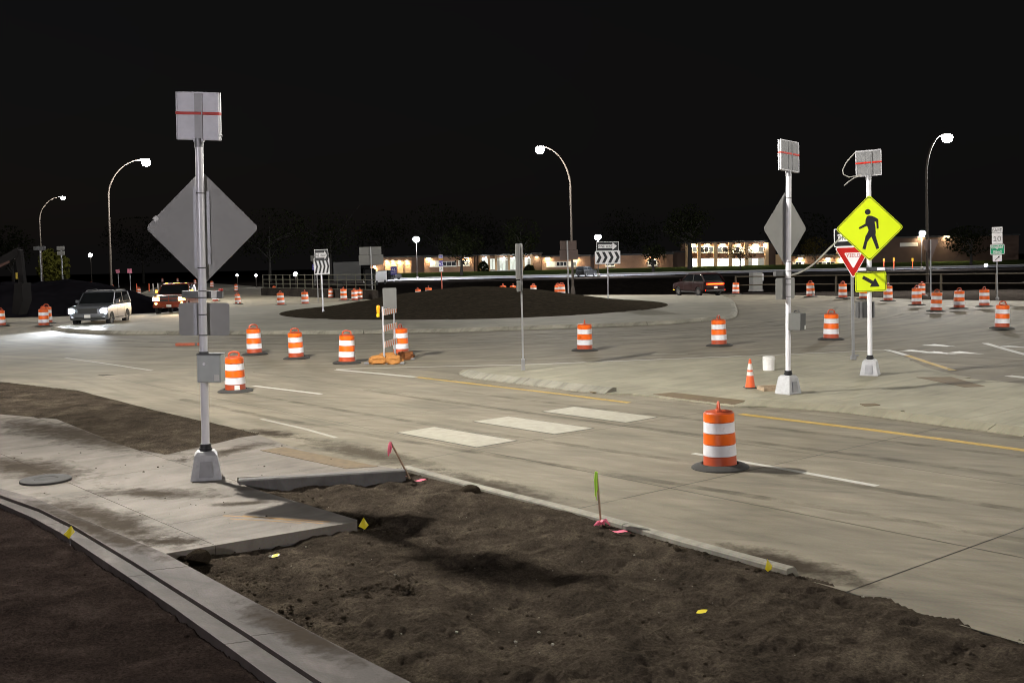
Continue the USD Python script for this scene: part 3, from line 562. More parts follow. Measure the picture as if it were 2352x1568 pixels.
for a in (
    (1654.3, 1081, 129.8, 84, 'largest orange and white drum, nearest, standing on the white lane dash'),
    (541, 901.5, 78.5, 5, D_ + 'with a white sticker, just right of the sign post control box', True),
    (585, 815.7, 59, 15, D_ + 'left of the row of three in front of the apron kerb'),
    (681, 825, 59.7, 5, D_ + 'second in the row of three in front of the apron kerb'),
    (797, 836, 64.3, 0, D_ + 'next to the left sandbag of the barricade, at the white line tip'),
    (921.6, 815.8, 59.7, 75, D_ + 'standing directly behind the striped barricade'),
    (1343, 806.8, 60.3, 88, D_ + 'alone on the road between the thin sign post and the apron kerb corner'),
    (1652, 795.6, 59.7, 60, D_ + 'in front of the sharp kerb corner of the apron'),
    (1908.7, 781.5, 58.9, 20, D_ + 'between the grey diamond sign post and the yield sign post'),
    (2301.5, 755.7, 53.9, 10, D_ + 'nearest of the right group, below the green street name sign'),
    (2150, 716, 43, 15, D_ + 'frontmost of the row beyond the crosswalk sign, left of two'),
    (2202.7, 709.7, 40.8, 20, D_ + 'between the frontmost drum of the far right row and the green sign'),
    (2260.7, 705, 39, 40, D_ + 'just left of the east 10 sign post'),
    (2106, 701.7, 38.8, 30, D_ + 'with a white sticker at its foot, left of the right street lamp', True),
    (2116.7, 679.4, 27, 30, D_ + 'half hidden behind another drum, at the foot of the right street lamp'),
    (2039.6, 692, 34.5, 35, D_ + 'peeking out right of the yellow arrow plaque'),
    (1862, 682, 30.9, 10, D_ + 'right of the grey diamond sign post, before the right railing', True),
    (1935.8, 685.4, 33, 20, D_ + 'seen left of the yield sign post, before the right railing'),
    (1983.5, 688, 33, 0, D_ + 'almost hidden behind the yellow arrow plaque and its pole'),
    (1690, 675.6, 25.8, 80, D_ + 'at the tail of the dark red car'),
    (645.4, 701.7, 28.1, 70, D_ + 'on the pale left island, left of two equal drums'),
    (701, 699.4, 27.9, 85, D_ + 'on the pale left island, left of the chevron sign post'),
    (760, 684.7, 19.8, 0, D_ + 'right of the left chevron sign, small'),
    (790, 690.2, 25.8, 80, D_ + 'on a black base before the left railing'),
    (815, 691, 24, 60, D_ + 'front one of the close pair left of the big grey sign back'),
    (827, 688, 22, 75, D_ + 'rear one of the close pair left of the big grey sign back'),
    (631, 676.2, 16.9, 10, D_ + 'far, standing on the dark bank before the left railing'),
    (101, 750.5, 39.6, 5, D_ + 'front one of the pair left of the grey SUV'),
    (109, 743.7, 38, 5, D_ + 'rear one of the pair left of the grey SUV'),
    (3, 750, 36, 0, D_ + 'cut by the left edge of the picture'),
    (546.6, 698.8, 22.4, 0, D_ + 'on the pale strip right of the left sign plaque', True),
    (542.5, 669.5, 15, 0, D_ + 'far on the left exit road, above another drum'),
    (486.6, 660.5, 13, 0, D_ + 'far, just right of the left sign pole under the diamond'),
    (495, 693, 22, 85, D_ + 'behind the black light bar of the left sign pole'),
    (319, 676.6, 15, 0, D_ + 'reddish, between the left street lamp and the pickup truck'),
    (258.6, 668.5, 12.5, 0, D_ + 'at the foot of the left street lamp'),
    (210.8, 661.8, 13, 0, D_ + 'first left of the left street lamp in the far line'),
    (180.7, 658.6, 12.5, 0, D_ + 'second left of the left street lamp in the far line'),
    (167, 656.5, 11.5, 0, D_ + 'third left of the left street lamp in the far line'),
    (151, 653.8, 10, 0, D_ + 'fourth left of the left street lamp in the far line'),
    (137, 651.8, 9, 0, D_ + 'fifth left of the left street lamp in the far line'),
    (123.5, 650, 8, 0, D_ + 'sixth left of the left street lamp in the far line'),
    (112, 649, 7.5, 0, D_ + 'last and smallest of the far line, under the tree'),
    (373, 648.4, 8.5, 0, D_ + 'far, above the left end of the pickup roof'),
    (408, 648, 8.5, 0, D_ + 'far, above the middle of the pickup roof'),
    (448, 653, 10, 0, D_ + 'far, above the right end of the pickup roof')): drum(*a)
for x, ytop, lab in ((958, 664, 'left one of the pair peeking over the left of the soil mound'), (982, 660.5, 'right one of the pair peeking over the left of the soil mound'), (1154, 656, 'peeking over the mound, left of the thin sign post'),
                     (1177, 656, 'peeking over the mound, touching the thin sign post'), (1224, 655, 'peeking over the mound, right of the thin sign post'), (1280, 654.5, 'left one of the close pair behind the mound by the middle lamp'), (1289, 653, 'right one of the close pair behind the mound by the middle lamp')):
    Y = 91.5 if x not in (1289, 982) else 90.2; q = AT(x, 600, Y); p = at_ground(q[0], Y); z = AT(x, ytop, Y)[2]
    copy_of('/World/drum_kind', 'traffic_drum', D_ + lab, 'traffic drum', p, RNG.uniform(0, 3), GD, None, float(np.clip((z - p[2]) / .89, .8, 1.15)))

# ---- sign making
mat('galv', (0.46, 0.46, 0.48), 0.38, 0.75, var=.12, scale=5)
mat('galv_dull', (0.30, 0.30, 0.31), 0.5, 0.55, var=.2, scale=7)
mat('alu_back', (0.29, 0.285, 0.27), 0.55, 0.15, var=.10, scale=3, bump=.0008, bscale=300)
mat('alu_post', (0.76, 0.75, 0.78), 0.33, 0.12, var=.04, scale=4)
mat('cast_alu', (0.42, 0.42, 0.43), 0.55, 0.5, var=.2, scale=9, bump=.004, bscale=25)
mat('alu_dull', (0.10, 0.098, 0.092), 0.55, 0.1, var=.1, scale=4)
mat('black_rubber', (0.015, 0.015, 0.016), 0.5)
mat('sign_white', (0.88, 0.86, 0.88), 0.45, var=.03, scale=9); mat('sign_black', (0.010, 0.010, 0.014), 0.45)
mat('sign_lime', (0.64, 0.78, 0.006), 0.4, var=.03, scale=4)
mat('sign_red', (0.50, 0.012, 0.010), 0.4); mat('sign_green', (0.01, 0.36, 0.17), 0.4); mat('sign_blue', (0.06, 0.05, 0.42), 0.4); mat('sign_yellow', (0.72, 0.36, 0.02), 0.4); mat('sign_pink', (0.78, 0.25, 0.36), 0.45)
mat('red_strap', (0.66, 0.035, 0.02), 0.45); mat('film', (0.88, 0.87, 0.92), 0.30, var=.10, scale=6, bump=.0015, bscale=9)
mat('film_rib', (.52, .51, .52), .4, var=.15, scale=6); mat('film_dull', (0.27, 0.27, 0.275), 0.35, var=.2, scale=5, bump=.001, bscale=9)
mat('grey_box', (0.38, 0.40, 0.38), 0.38, 0.15, var=.10, scale=4); mat('dark_box_grey', (0.12, 0.12, 0.112), 0.5, .1, var=.1, scale=5); mat('dark_box', (0.075, 0.075, 0.075), 0.5, .2)
mat('cable', (0.42, 0.40, 0.36), 0.6); mat('post_red', (0.55, 0.12, 0.06), 0.5)
mat('brown_back', (0.085, 0.055, 0.047), 0.6, var=.1, scale=4)
DIAM = affinity.rotate(rrect(1.219, 1.219, .075), 45, origin=(0, 0))
def upright(base, top):
    """Lean from a base point to a point above it."""
    v = np.asarray(top) - np.asarray(base); return v / np.linalg.norm(v)
def place(bx_, by_, tx_, ty_, z=0.0):
    b = W(bx_, by_, z); t = AT(tx_, ty_, b[1]); return b, np.linalg.norm(t - b), upright(b, t)
def bands(t, zs, r):
    for z in zs: part(t, 'band_clamp', cyl(r + .004, .016, (0, 0, z), 16), 'dark_box')
def pedestal(t, w, h, yaw=0.0):
    a, b = w / 2, w * .27
    m = hull([(sx * a, sy * a * .9, z) for sx in (-1, 1) for sy in (-1, 1) for z in (0, .015)] + [(sx * a * .93, sy * a * .85, h * .25) for sx in (-1, 1) for sy in (-1, 1)] + [(sx * a * .72, sy * a * .7, h * .88) for sx in (-1, 1) for sy in (-1, 1)] + [(sx * b, sy * b, h) for sx in (-1, 1) for sy in (-1, 1)])
    ribs = [rot(hull([(-.02, -a * .92, .02), (.02, -a * .92, .02), (-.02, -a * .70, h * .86), (.02, -a * .70, h * .86), (0, -.02, h * .3)]), (0, 0, 1), 90 * k + 0) for k in range(4)]
    part(t, 'pedestal', rot(m, (0, 0, 1), yaw), 'cast_alu', smooth=False)
    part(t, 'access_door', rot(tr(hull([(-a * .45, -a * .915, h * .12), (a * .45, -a * .915, h * .12), (a * .36, -a * .775, h * .68), (-a * .36, -a * .775, h * .68), (-a * .45, -a * .84, h * .12), (a * .45, -a * .84, h * .12), (a * .36, -a * .70, h * .68), (-a * .36, -a * .70, h * .68)]), 0, -.012, 0), (0, 0, 1), yaw), 'galv_dull', smooth=False)
    part(t, 'collar', cat(cyl(.085, .12, (0, 0, h - .01), 20), cyl(.10, .03, (0, 0, h + .02), 20)), 'black_rubber')
def solar(t, z, w, d, hgt, yaw, tilt, film, strap_z, roll=0.0):
    """Solar panel head still wrapped in film, held by a red strap: a shallow box on a tilting mount."""
    M = trimesh.transformations.rotation_matrix(math.radians(yaw), (0, 0, 1)) @ trimesh.transformations.rotation_matrix(math.radians(roll), (0, 1, 0)) @ trimesh.transformations.rotation_matrix(math.radians(tilt), (1, 0, 0)); M[:3, 3] = (0, 0, z)
    def put(m): m.apply_transform(M); return m
    p = part(t, 'solar_panel', put(bx(w, d, hgt, (0, 0, -hgt / 2), ch=.012)), film)
    fr = cat(bx(w + .02, .03, .03, (0, d / 2, hgt / 2 - .028)), bx(w + .02, .03, .03, (0, d / 2, -hgt / 2 - .002)), bx(.03, .03, hgt, (-w / 2 + .004, d / 2, -hgt / 2)), bx(.03, .03, hgt, (w / 2 - .004, d / 2, -hgt / 2)), bx(w + .008, .018, .018, (0, -d / 2, hgt / 2 - .016)), bx(w + .008, .018, .018, (0, -d / 2, -hgt / 2)), bx(.018, .018, hgt, (-w / 2, -d / 2, -hgt / 2)), bx(.018, .018, hgt, (w / 2, -d / 2, -hgt / 2)))
    part(p, 'panel_frame', put(fr), 'alu_post')
    part(p, 'strap', put(bx(w + .03, d + .03, .042, (0, 0, strap_z), ch=.004)), 'red_strap')
    part(p, 'panel_back_rib', put(cat(bx(.11, .012, hgt - .03, (0.01, -d / 2 - .004, -hgt / 2 + .015)), bx(.018, .02, hgt - .04, (.075, -d / 2 - .008, -hgt / 2 + .02)))), 'film_rib' if film == 'film' else 'film_dull')
    part(t, 'mount', cat(cyl(.068, .13, (0, 0, z - hgt / 2 - .11), 16), bx(.14, .10, .05, (0, 0, z - hgt / 2 - .03))), 'galv_dull')
def back_diamond(t, z, y, th=.003, sticker=None, yaw=0):
    m = plate(DIAM, th, y, z)
    s = part(t, 'diamond_sign', rot(m, (0, 0, 1), yaw) if yaw else m, 'alu_back', smooth=False)
    if sticker: part(s, 'sticker', plate(affinity.translate(affinity.rotate(rrect(.075, .075, .004), 40), *sticker), .001, y - .002, z), 'sticker')
    return s

# left crosswalk assembly, seen from behind
b, L, up = place(474, 1098, 457, 322, SZ)
t = thing('crosswalk_signal', 'tall crosswalk sign pole on the near sidewalk, seen from behind', 'sign post', b, 0, None, up=up)
ppm = FPX / b[1]; zz = lambda y: (1098 - y) / ppm * 1.002
pedestal(t, .46, .43, 14)
part(t, 'pole', cyl(.061, L - .45, (0, 0, .43), 28), 'alu_post')
back_diamond(t, zz(520), .075, sticker=(-.70, .14))
part(t, 'sign_bracket', cat(bx(.05, .02, 1.25, (-.10, .06, zz(520) - .62)), bx(.05, .02, 1.1, (.10, .06, zz(520) - .55))), 'galv_dull')
pl = part(t, 'plaque', plate(rrect(.77, .50, .045), .003, .075, zz(729), .0), 'alu_back', smooth=False)
part(t, 'sign_bracket', bx(.05, .02, .48, (-.13, .062, zz(729) - .24)), 'galv_dull')
bands(t, [zz(v) for v in (443, 612, 665, 680, 719, 766)], .061)
lb = part(t, 'flasher_bar', bx(.62, .09, .115, (-.03, .12, zz(681)), ch=.01), 'dark_box')
part(lb, 'sticker', plate(rrect(.085, .10, .004), .001, .0745 - .002, zz(681) + .058, .155), 'sticker')
part(lb, 'warning_light', cat(cyl(.035, .03, (.25, .12, zz(681) + .112), 10)), 'red_strap')
cb = part(t, 'control_box', rot(bx(.36, .26, .42, (.115, -.02, zz(872)), ch=.008), (0, 0, 1), 0), 'grey_box')
part(cb, 'box_door', bx(.30, .012, .40, (.130, -.157, zz(872) + .008), ch=.004), 'grey_box')
part(cb, 'latch', cat(cyl(.022, .02, (0, 0, 0), 12)).apply_transform(trimesh.transformations.rotation_matrix(math.pi / 2, (1, 0, 0))).apply_translation((.05, -.162, zz(829))), 'alu_post')
part(cb, 'sticker', plate(rrect(.078, .095, .004), .001, -.166, zz(861), .235), 'sticker')
part(cb, 'box_lid', cat(bx(.38, .28, .014, (.115, -.02, zz(872) + .42)), cyl(.075, .03, (0, 0, zz(872) + .43), 16)), 'dark_box')
solar(t, zz(269), .655, .07, .70, -9, 4, 'film', .02, 2.2)
part(t, 'bolt', bar((.31, .0, zz(313)), (.36, .0, zz(313)), .012), 'galv')

# right grey diamond assembly on the splitter island
b, L, up = place(1810, 903, 1811.5, 394, IZ)
t = thing('crosswalk_signal', 'sign pole with grey diamond back turned aside, on the island beside the orange cone', 'sign post', b, 0, None, up=up)
ppm = FPX / b[1]; zz = lambda y: (903 - y) / ppm
pedestal(t, .46, .43, 40)
part(t, 'pole', cyl(.061, L - .45, (0, 0, .43), 24), 'alu_post')
y_ = 42
s = part(t, 'diamond_sign', tr(rot(plate(DIAM, .003, .085, zz(524)), (0, 0, 1), y_), 0.0, 0, 0), 'alu_back', smooth=False)
part(t, 'sign_bracket', rot(bx(.06, .025, 1.5, (0, .073, zz(524) - .75)), (0, 0, 1), y_), 'galv_dull')
part(t, 'plaque', rot(plate(rrect(.77, .50, .05), .003, .085, zz(661)), (0, 0, 1), y_), 'alu_back', smooth=False)
bands(t, [zz(v) for v in (455, 600, 622, 640, 652, 680)], .061)
part(t, 'flasher_bar', rot(bx(.62, .10, .115, (-.05, .13, zz(632)), ch=.01), (0, 0, 1), y_), 'dark_box')
cb = part(t, 'control_box', rot(bx(.30, .28, .40, (.20, .03, zz(756)), ch=.01), (0, 0, 1), -38), 'dark_box_grey')
part(cb, 'box_side', rot(bx(.012, .27, .385, (.355, .03, zz(756) + .008), ch=.003), (0, 0, 1), -38), 'dark_box')
part(cb, 'box_handle', tube([(.13, -.03, zz(756) + .40), (.14, -.04, zz(756) + .45), (.22, -.09, zz(756) + .45), (.23, -.10, zz(756) + .40)], .014), 'dark_box')
part(cb, 'sticker', rot(bx(.002, .06, .09, (.363, .12, zz(756) + .02)), (0, 0, 1), -38), 'sticker')
solar(t, zz(360), .62, .06, .70, 36, -5, 'film_dull', .03, 5)
# yellow pedestrian crossing assembly
b, L, up = place(1998.5, 861, 1995, 407, IZ)
t = thing('crosswalk_signal', 'yellow green pedestrian crossing sign with arrow plaque facing the camera', 'sign post', b, 0, None, up=up)
ppm = FPX / b[1]; zz = lambda y: (861 - y) / ppm; xx = lambda x: (x - 1997) / ppm
pedestal(t, .46, .42, -28)
part(t, 'pole', cyl(.061, L - .45, (0, 0, .42), 24), 'alu_post')
def pedestrian():
    head = Point(-.04, .42).buffer(.073, quad_segs=10)
    q = lambda pts: Polygon(pts)
    body = q([(-.06, .30), (-.015, .325), (.05, .315), (.14, .275), (.215, .225), (.225, .03), (.225, -.015), (.185, -.018), (.178, .10), (.172, .165), (.135, .17), (.125, .16), (.145, .03), (.155, -.11), (.145, -.18), (.235, -.52), (.175, -.55), (.05, -.215), (.0, -.27), (-.06, -.36), (-.105, -.545), (-.175, -.525), (-.115, -.30), (-.10, -.22), (-.035, -.10), (-.02, -.05), (-.05, .05), (-.075, .06), (-.24, -.015), (-.27, .005), (-.25, .035), (-.10, .115), (-.09, .22)])
    return [head, body.buffer(.008).buffer(-.004)]
DY = -10
dm = lambda m: rot(m, (0, 0, 1), DY)
zc, xc = zz(523.5), .0
s = part(t, 'diamond_sign', dm(plate(affinity.scale(DIAM, .99, 1.0), .003, -.085, zc)), 'sign_lime', smooth=False)
ring_ = affinity.scale(DIAM, .968, .968).difference(affinity.scale(DIAM, .945, .945))
part(s, 'sign_border', dm(plate(ring_, .0012, -.0875, zc)), 'sign_black', smooth=False)
part(s, 'pedestrian_symbol', dm(cat(*[plate(g, .0012, -.0875, zc) for g in pedestrian()])), 'sign_black', smooth=False)
pz = zz(645.5)
s = part(t, 'plaque', dm(plate(affinity.rotate(rrect(.785, .515, .045), 1.2), .003, -.085, pz, .02)), 'sign_lime', smooth=False)
part(s, 'sign_border', dm(plate(affinity.rotate(rrect(.745, .475, .035).difference(rrect(.72, .45, .03)), 1.2), .0012, -.0875, pz, .02)), 'sign_black', smooth=False)
ar = affinity.rotate(Polygon([(-.24, .045), (.04, .045), (.04, .135), (.25, 0), (.04, -.135), (.04, -.045), (-.24, -.045)]), -31, origin=(0, 0))
part(s, 'arrow', dm(plate(ar, .0012, -.0875, pz, .03)), 'sign_black', smooth=False)
lb = part(t, 'flasher_bar', dm(bx(.66, .10, .10, (.04, -.11, zz(621)), ch=.01)), 'dark_box')
for x in (-.20, .27): part(lb, 'flasher_lens', dm(bx(.20, .02, .075, (x, -.166, zz(621) + .012), ch=.006)), 'film')
cb = part(t, 'control_box', bx(.42, .24, .42, (-.07, .20, zz(729)), ch=.01), 'dark_box')
part(cb, 'box_door', cat(bx(.06, .02, .42, (-.20, .075, zz(729))), bx(.03, .02, .42, (.14, .075, zz(729)))), 'galv')
solar(t, zz(376), .62, .09, .66, -14, 12, 'film_dull', .0, -2)
cz = lambda x, y: (xx(x), .0, zz(y))
part(t, 'cable', tube(smooth3 := [cz(*q) for q in ((1968, 350), (1958, 360), (1945, 375), (1938, 390), (1940, 400), (1952, 406), (1965, 405), (1980, 402))], .014, 6), 'cable')
part(t, 'cable', tube([cz(*q) for q in ((1980, 404), (1965, 408), (1952, 416), (1941, 425))], .014, 6), 'cable')
# cable strung between the two poles
p0 = AT(1815, 632, 26.4); p1 = AT(1932, 545, 29.6); pm = AT(1872, 605, 28)
cbl = [p0, AT(1832, 628, 26.7), AT(1850, 619, 27.2), AT(1868, 607, 27.8), AT(1884, 592, 28.3), AT(1905, 570, 29.0), p1]
solo('cable', tube(cbl, .022, 7), 'cable', 'pale cable strung from the grey diamond pole up to the yellow sign', 'cable')

# YIELD with ONE WAY above, behind the crossing sign
b, L, up = place(1960, 826, 1956, 530, IZ)
t = thing('yield_sign', 'red and white YIELD sign half hidden by the yellow diamond', 'sign', b, 0, None, up=up)
ppm = FPX / b[1]; zz = lambda y: (826 - y) / ppm; xx = lambda x: (x - 1960) / ppm
part(t, 'post', bx(.07, .07, L + .15, (0, 0, 0)), 'galv_dull'); part(t, 'post_foot', cat(bx(.16, .14, .12, (0, 0, 0), ch=.02), bx(.22, .05, .05, (.05, 0, .10), ch=.01)), 'galv_dull')
def tri(s, r): 
    h = s * .866; return Polygon([(-s / 2, 0), (s / 2, 0), (0, -h)]).buffer(-r).buffer(r, quad_segs=5)
yz = zz(566)
YS = 1.10
s = part(t, 'yield_panel', plate(tri(YS, .05), .003, -.05, yz, .02), 'sign_white', smooth=False)
ins = affinity.translate(affinity.scale(tri(YS, .05), .94, .94, origin=(0, 0)), 0, -.022)
hole = affinity.translate(affinity.scale(tri(YS, .06), .50, .50, origin=(0, 0)), 0, -.175)
part(s, 'red_border', plate(ins.difference(hole), .0012, -.0525, yz, .02), 'sign_red', smooth=False)
part(s, 'lettering', words('YIELD', .105, -.0545, yz - .255, .02), 'sign_red', smooth=False)
ow = t
def one_way(parent, w, h, z, y, yaw, x=0.0):
    """ONE WAY: white arrow with black words on a black panel with a white border."""
    r_ = lambda m: rot(m, (0, 0, 1), yaw)
    s = part(parent, 'one_way_panel', r_(plate(rrect(w, h, .03), .003, y, z, x)), 'sign_white', smooth=False)
    part(s, 'black_field', r_(plate(rrect(w * .955, h * .90, .02), .0012, y - .0025, z, x)), 'sign_black', smooth=False)
    a = Polygon([(-.41 * w, .2 * h), (.22 * w, .2 * h), (.22 * w, .40 * h), (.42 * w, 0), (.22 * w, -.40 * h), (.22 * w, -.2 * h), (-.41 * w, -.2 * h)])
    part(s, 'arrow', r_(plate(a, .0012, y - .005, z, x)), 'sign_white', smooth=False)
    part(s, 'lettering', r_(words('ONE WAY', h * .235, y - .0075, z, x - .08 * w)), 'sign_black', smooth=False)
    return s
one_way(ow, 1.20, .54, zz(545), -.05, 0, .06)
part(t, 'sign_bracket', bx(.3, .02, .03, (0, -.03, zz(560))), 'galv_dull')

def chevrons(parent, w, h, z, y, yaw, n=4, x=0.0):
    r_ = lambda m: rot(m, (0, 0, 1), yaw)
    s = part(parent, 'chevron_panel', r_(plate(rrect(w, h, .03), .003, y, z, x)), 'sign_white', smooth=False)
    k = w / n
    for i in range(n):
        x0 = -w / 2 + .04 * w + i * k * .955; d = .85 * h / 2; tw = k * .46; tp = k * .42
        c = Polygon([(x0, d), (x0 + tw, d), (x0 + tw + tp, 0), (x0 + tw, -d), (x0, -d), (x0 + tp, 0)])
        part(s, 'chevron', r_(plate(c, .0012, y - .0025, z, x)), 'sign_black', smooth=False)
def oneway_sign(base, top, w, h, h2, y1, y2, yaw, label, Yfix=None):
    mz = W(*base); 
    for _ in range(8):   # the foot stands on the mound
        z = mound_z(mz[0], mz[1]) if math.hypot(mz[0] - CEN[0], mz[1] - CEN[1]) < 11.5 else 0.0
        mz = W(base[0], base[1], z)
    tp = AT(top[0], top[1], mz[1]); L = np.linalg.norm(tp - mz)
    t = thing('one_way_sign', label, 'sign', mz, 0, None, up=upright(mz, tp)); ppm = FPX / mz[1]
    part(t, 'post', bx(.065, .065, L, (0, 0, 0)), 'galv'); part(t, 'post_foot', cat(bx(.12, .12, .42, (0, 0, 0), ch=.01), bx(.24, .12, .16, (0, 0, 0), ch=.04)), 'galv')
    one_way(t, w, h, (base[1] - y1) / ppm, -.05, yaw); chevrons(t, w * 1.12, h2, (base[1] - y2) / ppm, -.05, yaw)
oneway_sign((1397, 707), (1395, 556), 1.36, .56, .78, 566, 591.3, 0, 'right ONE WAY sign over four black chevrons, on the right of the mound')
oneway_sign((743, 729), (736, 574), 1.05, .66, .90, 586.5, 611.8, 52, 'left ONE WAY sign over black chevrons, turned aside, on the left of the mound')

# thin perforated post with panels seen nearly edge-on
b, L, up = place(1202, 851, 1195.5, 559, IZ * .5)
t = thing('edge_on_sign', 'grey sign seen nearly edge-on on a thin perforated post, on the island tip', 'sign', b, 0, None, up=up); ppm = FPX / b[1]; zz = lambda y: (851 - y) / ppm
part(t, 'post', bx(.055, .055, L, (0, 0, 0)), 'galv'); part(t, 'post_foot', bx(.11, .11, .35, (0, 0, 0), ch=.01), 'galv')
part(t, 'hole_strip', cat(*[bx(.016, .004, .016, (0, -.0285, z)) for z in np.arange(L - 1.35, L - .05, .035)]), 'dark_box')
for y1, y2, w in ((559, 640, .78), (643, 668, .62)):
    part(t, 'sign_panel', rot(plate(rrect(w, (y2 - y1) / ppm, .04), .003, .05, zz((y1 + y2) / 2)), (0, 0, 1), 74), 'alu_back', smooth=False)

# EAST 10 / Engler Blvd / arrow
b, L, up = place(2291, 690, 2289.5, 523, 0)
t = thing('route_sign', 'white EAST 10 sign over green street name and arrow, far right', 'sign', b, 0, None, up=up); ppm = FPX / b[1]; zz = lambda y: (690 - y) / ppm
part(t, 'post', bx(.06, .06, L - .1, (0, 0, 0)), 'galv_dull'); part(t, 'post_foot', bx(.16, .16, .2, (0, 0, 0), ch=.03), 'galv_dull')
def panel(parent, name, w, y1, y2, m, yaw=0, r=.03, x=0.0, y=-.045): return part(parent, name, plate(rrect(w, (y2 - y1) / ppm, r), .003, y, zz((y1 + y2) / 2), x), m, smooth=False)
s = panel(t, 'east_panel', .62, 522, 535, 'sign_white'); part(s, 'lettering', words('EAST', .17, -.0475, zz(528.7)), 'dark_box', smooth=False)
s = panel(t, 'number_panel', .62, 535.6, 560.5, 'sign_white'); part(s, 'lettering', words('10', .28, -.0475, zz(548.5)), 'dark_box', smooth=False)
s = panel(t, 'street_name_panel', .84, 561.5, 584.5, 'sign_white', r=.06, y=-.048); part(s, 'green_field', plate(rrect(.78, .52, .045), .0012, -.0505, zz(573)), 'sign_green', smooth=False)
part(s, 'lettering', cat(words('Engler', .17, -.0525, zz(568.0), bold=True), words('Blvd', .17, -.0525, zz(578.6), bold=True)), 'sign_white', smooth=False)
s = panel(t, 'arrow_panel', .54, 585.3, 600.5, 'sign_white'); a = affinity.rotate(Polygon([(-.17, .02), (.08, .02), (.08, .065), (.19, 0), (.08, -.065), (.08, -.02), (-.17, -.02)]), 40, origin=(0, 0))
part(s, 'arrow', plate(a, .0012, -.0475, zz(593)), 'sign_black', smooth=False)

# route 41 stack on an orange post behind the mound
Y = 84.0; q = AT(1014, 600, Y); b = at_ground(q[0], Y); tp = AT(1012, 582, Y); yb = 577 + 3.72 / Y * FPX
t = thing('route_sign', 'blue and yellow route 41 sign stack on an orange post behind the mound', 'sign', b, 0, None, up=upright(b, tp)); ppm = FPX / Y; zz = lambda y: (yb - y) / ppm
part(t, 'post', bx(.08, .06, np.linalg.norm(tp - b) - .1, (0, 0, 0)), 'post_red')
s = panel(t, 'direction_panel', .30, 583, 590.5, 'sign_white', r=.015); part(s, 'blue_field', plate(rrect(.27, .20, .01), .0012, -.0475, zz(586.7)), 'sign_blue', smooth=False); part(s, 'lettering', words('NORTH', .06, -.0495, zz(586.7)), 'sign_white', smooth=False)
panel(t, 'yellow_panel', .32, 591, 595.5, 'sign_yellow', r=.015)
s = panel(t, 'number_panel', .31, 596, 608.5, 'sign_blue', r=.015); part(s, 'lettering', words('41', .22, -.0475, zz(602.2)), 'sign_white', smooth=False)
s = panel(t, 'arrow_panel', .29, 609.5, 621, 'sign_white', r=.02); part(s, 'arrow', plate(affinity.rotate(rrect(.20, .03, .005), 65), .0012, -.0475, zz(615)), 'sign_black', smooth=False)

def back_sign(name, base, topx, topy, panels, label, m='alu_dull', post='galv_dull', cat_='sign', w_post=.07, tri_=None, yaw=0, Y=None):
    """Grey sign backs on a post: panels as (x0, y0, x1, y1)."""
    global ppm, zz
    if Y: q = AT(base[0], base[1], Y); b = at_ground(q[0], Y)
    else: b = W(*base)
    tp = AT(topx, topy, b[1]); ppm = FPX / b[1]; L = np.linalg.norm(tp - b); yb = topy + L * ppm
    t = thing(name, label, cat_, b, 0, None, up=upright(b, tp))
    part(t, 'post', bx(w_post, w_post, L, (0, 0, 0)), post)
    for x0, y0, x1, y1 in panels:
        w, h = (x1 - x0) / ppm, (y1 - y0) / ppm
        part(t, 'sign_panel', rot(plate(rrect(w, h, min(w, h) * .08), .004, .045, (yb - (y0 + y1) / 2) / ppm, ((x0 + x1) / 2 - topx) / ppm), (0, 0, 1), yaw), m, smooth=False)
    if tri_:
        x0, y0, x1, y1 = tri_; w, h = (x1 - x0) / ppm, (y1 - y0) / ppm
        part(t, 'yield_panel', plate(affinity.translate(affinity.scale(tri(1.0, .05), w, h / .866, origin=(0, 0)), 0, 0), .004, .05, (yb - y0) / ppm, ((x0 + x1) / 2 - topx) / ppm), m, smooth=False)
    return t
back_sign('sign_back', (856, 684), 851, 567, ((824.5, 567, 875, 584.5), (823, 585, 879, 608)), 'pair of grey sign backs on one post, left of the mound top')
back_sign('sign_back', (1306, 671), 1303, 553, ((1286, 553, 1324, 573), (1285, 573.5, 1327, 597)), 'pair of brown sign backs just left of the middle street lamp pole', m='brown_back', w_post=.10, Y=88)
back_sign('sign_back', (731, 693), 726, 587, ((713, 587, 737, 599),), 'pale sign back with yield back, half hidden behind the left chevron sign', tri_=(716, 599, 744, 632))
back_sign('sign_back', (2138, 681), 2137, 550, ((2120, 550, 2155, 561.5),), 'pinkish sign back with yield back, right of the right street lamp', m='brown_back', tri_=(2122, 561.5, 2153, 602))
for x, y0, y1, Yd, lab, cap in ((904, 612, 631, 190, 'blue route 41 sign beside the parked dark car, far', '41'), (722, 607, 620, 170, 'small blue sign at the left edge of the left chevron sign', '41')):
    q = AT(x, y0, Yd); b = at_ground(q[0], Yd); ppm = FPX / Yd; L = q[2] - b[2]
    t = thing('route_sign', lab, 'sign', b); part(t, 'post', bx(.08, .08, L, (0, 0, 0)), 'galv_dull')
    hh = (y1 - y0) / ppm
    s = part(t, 'number_panel', plate(rrect(hh * .72, hh, .04), .004, -.05, L - hh / 2), 'sign_blue', smooth=False)
    part(s, 'lettering', cat(words(cap, hh * .30, -.053, L - hh * .38), words('SOUTH' if x > 800 else 'NORTH', hh * .12, -.053, L - hh * .75)), 'sign_white', smooth=False)
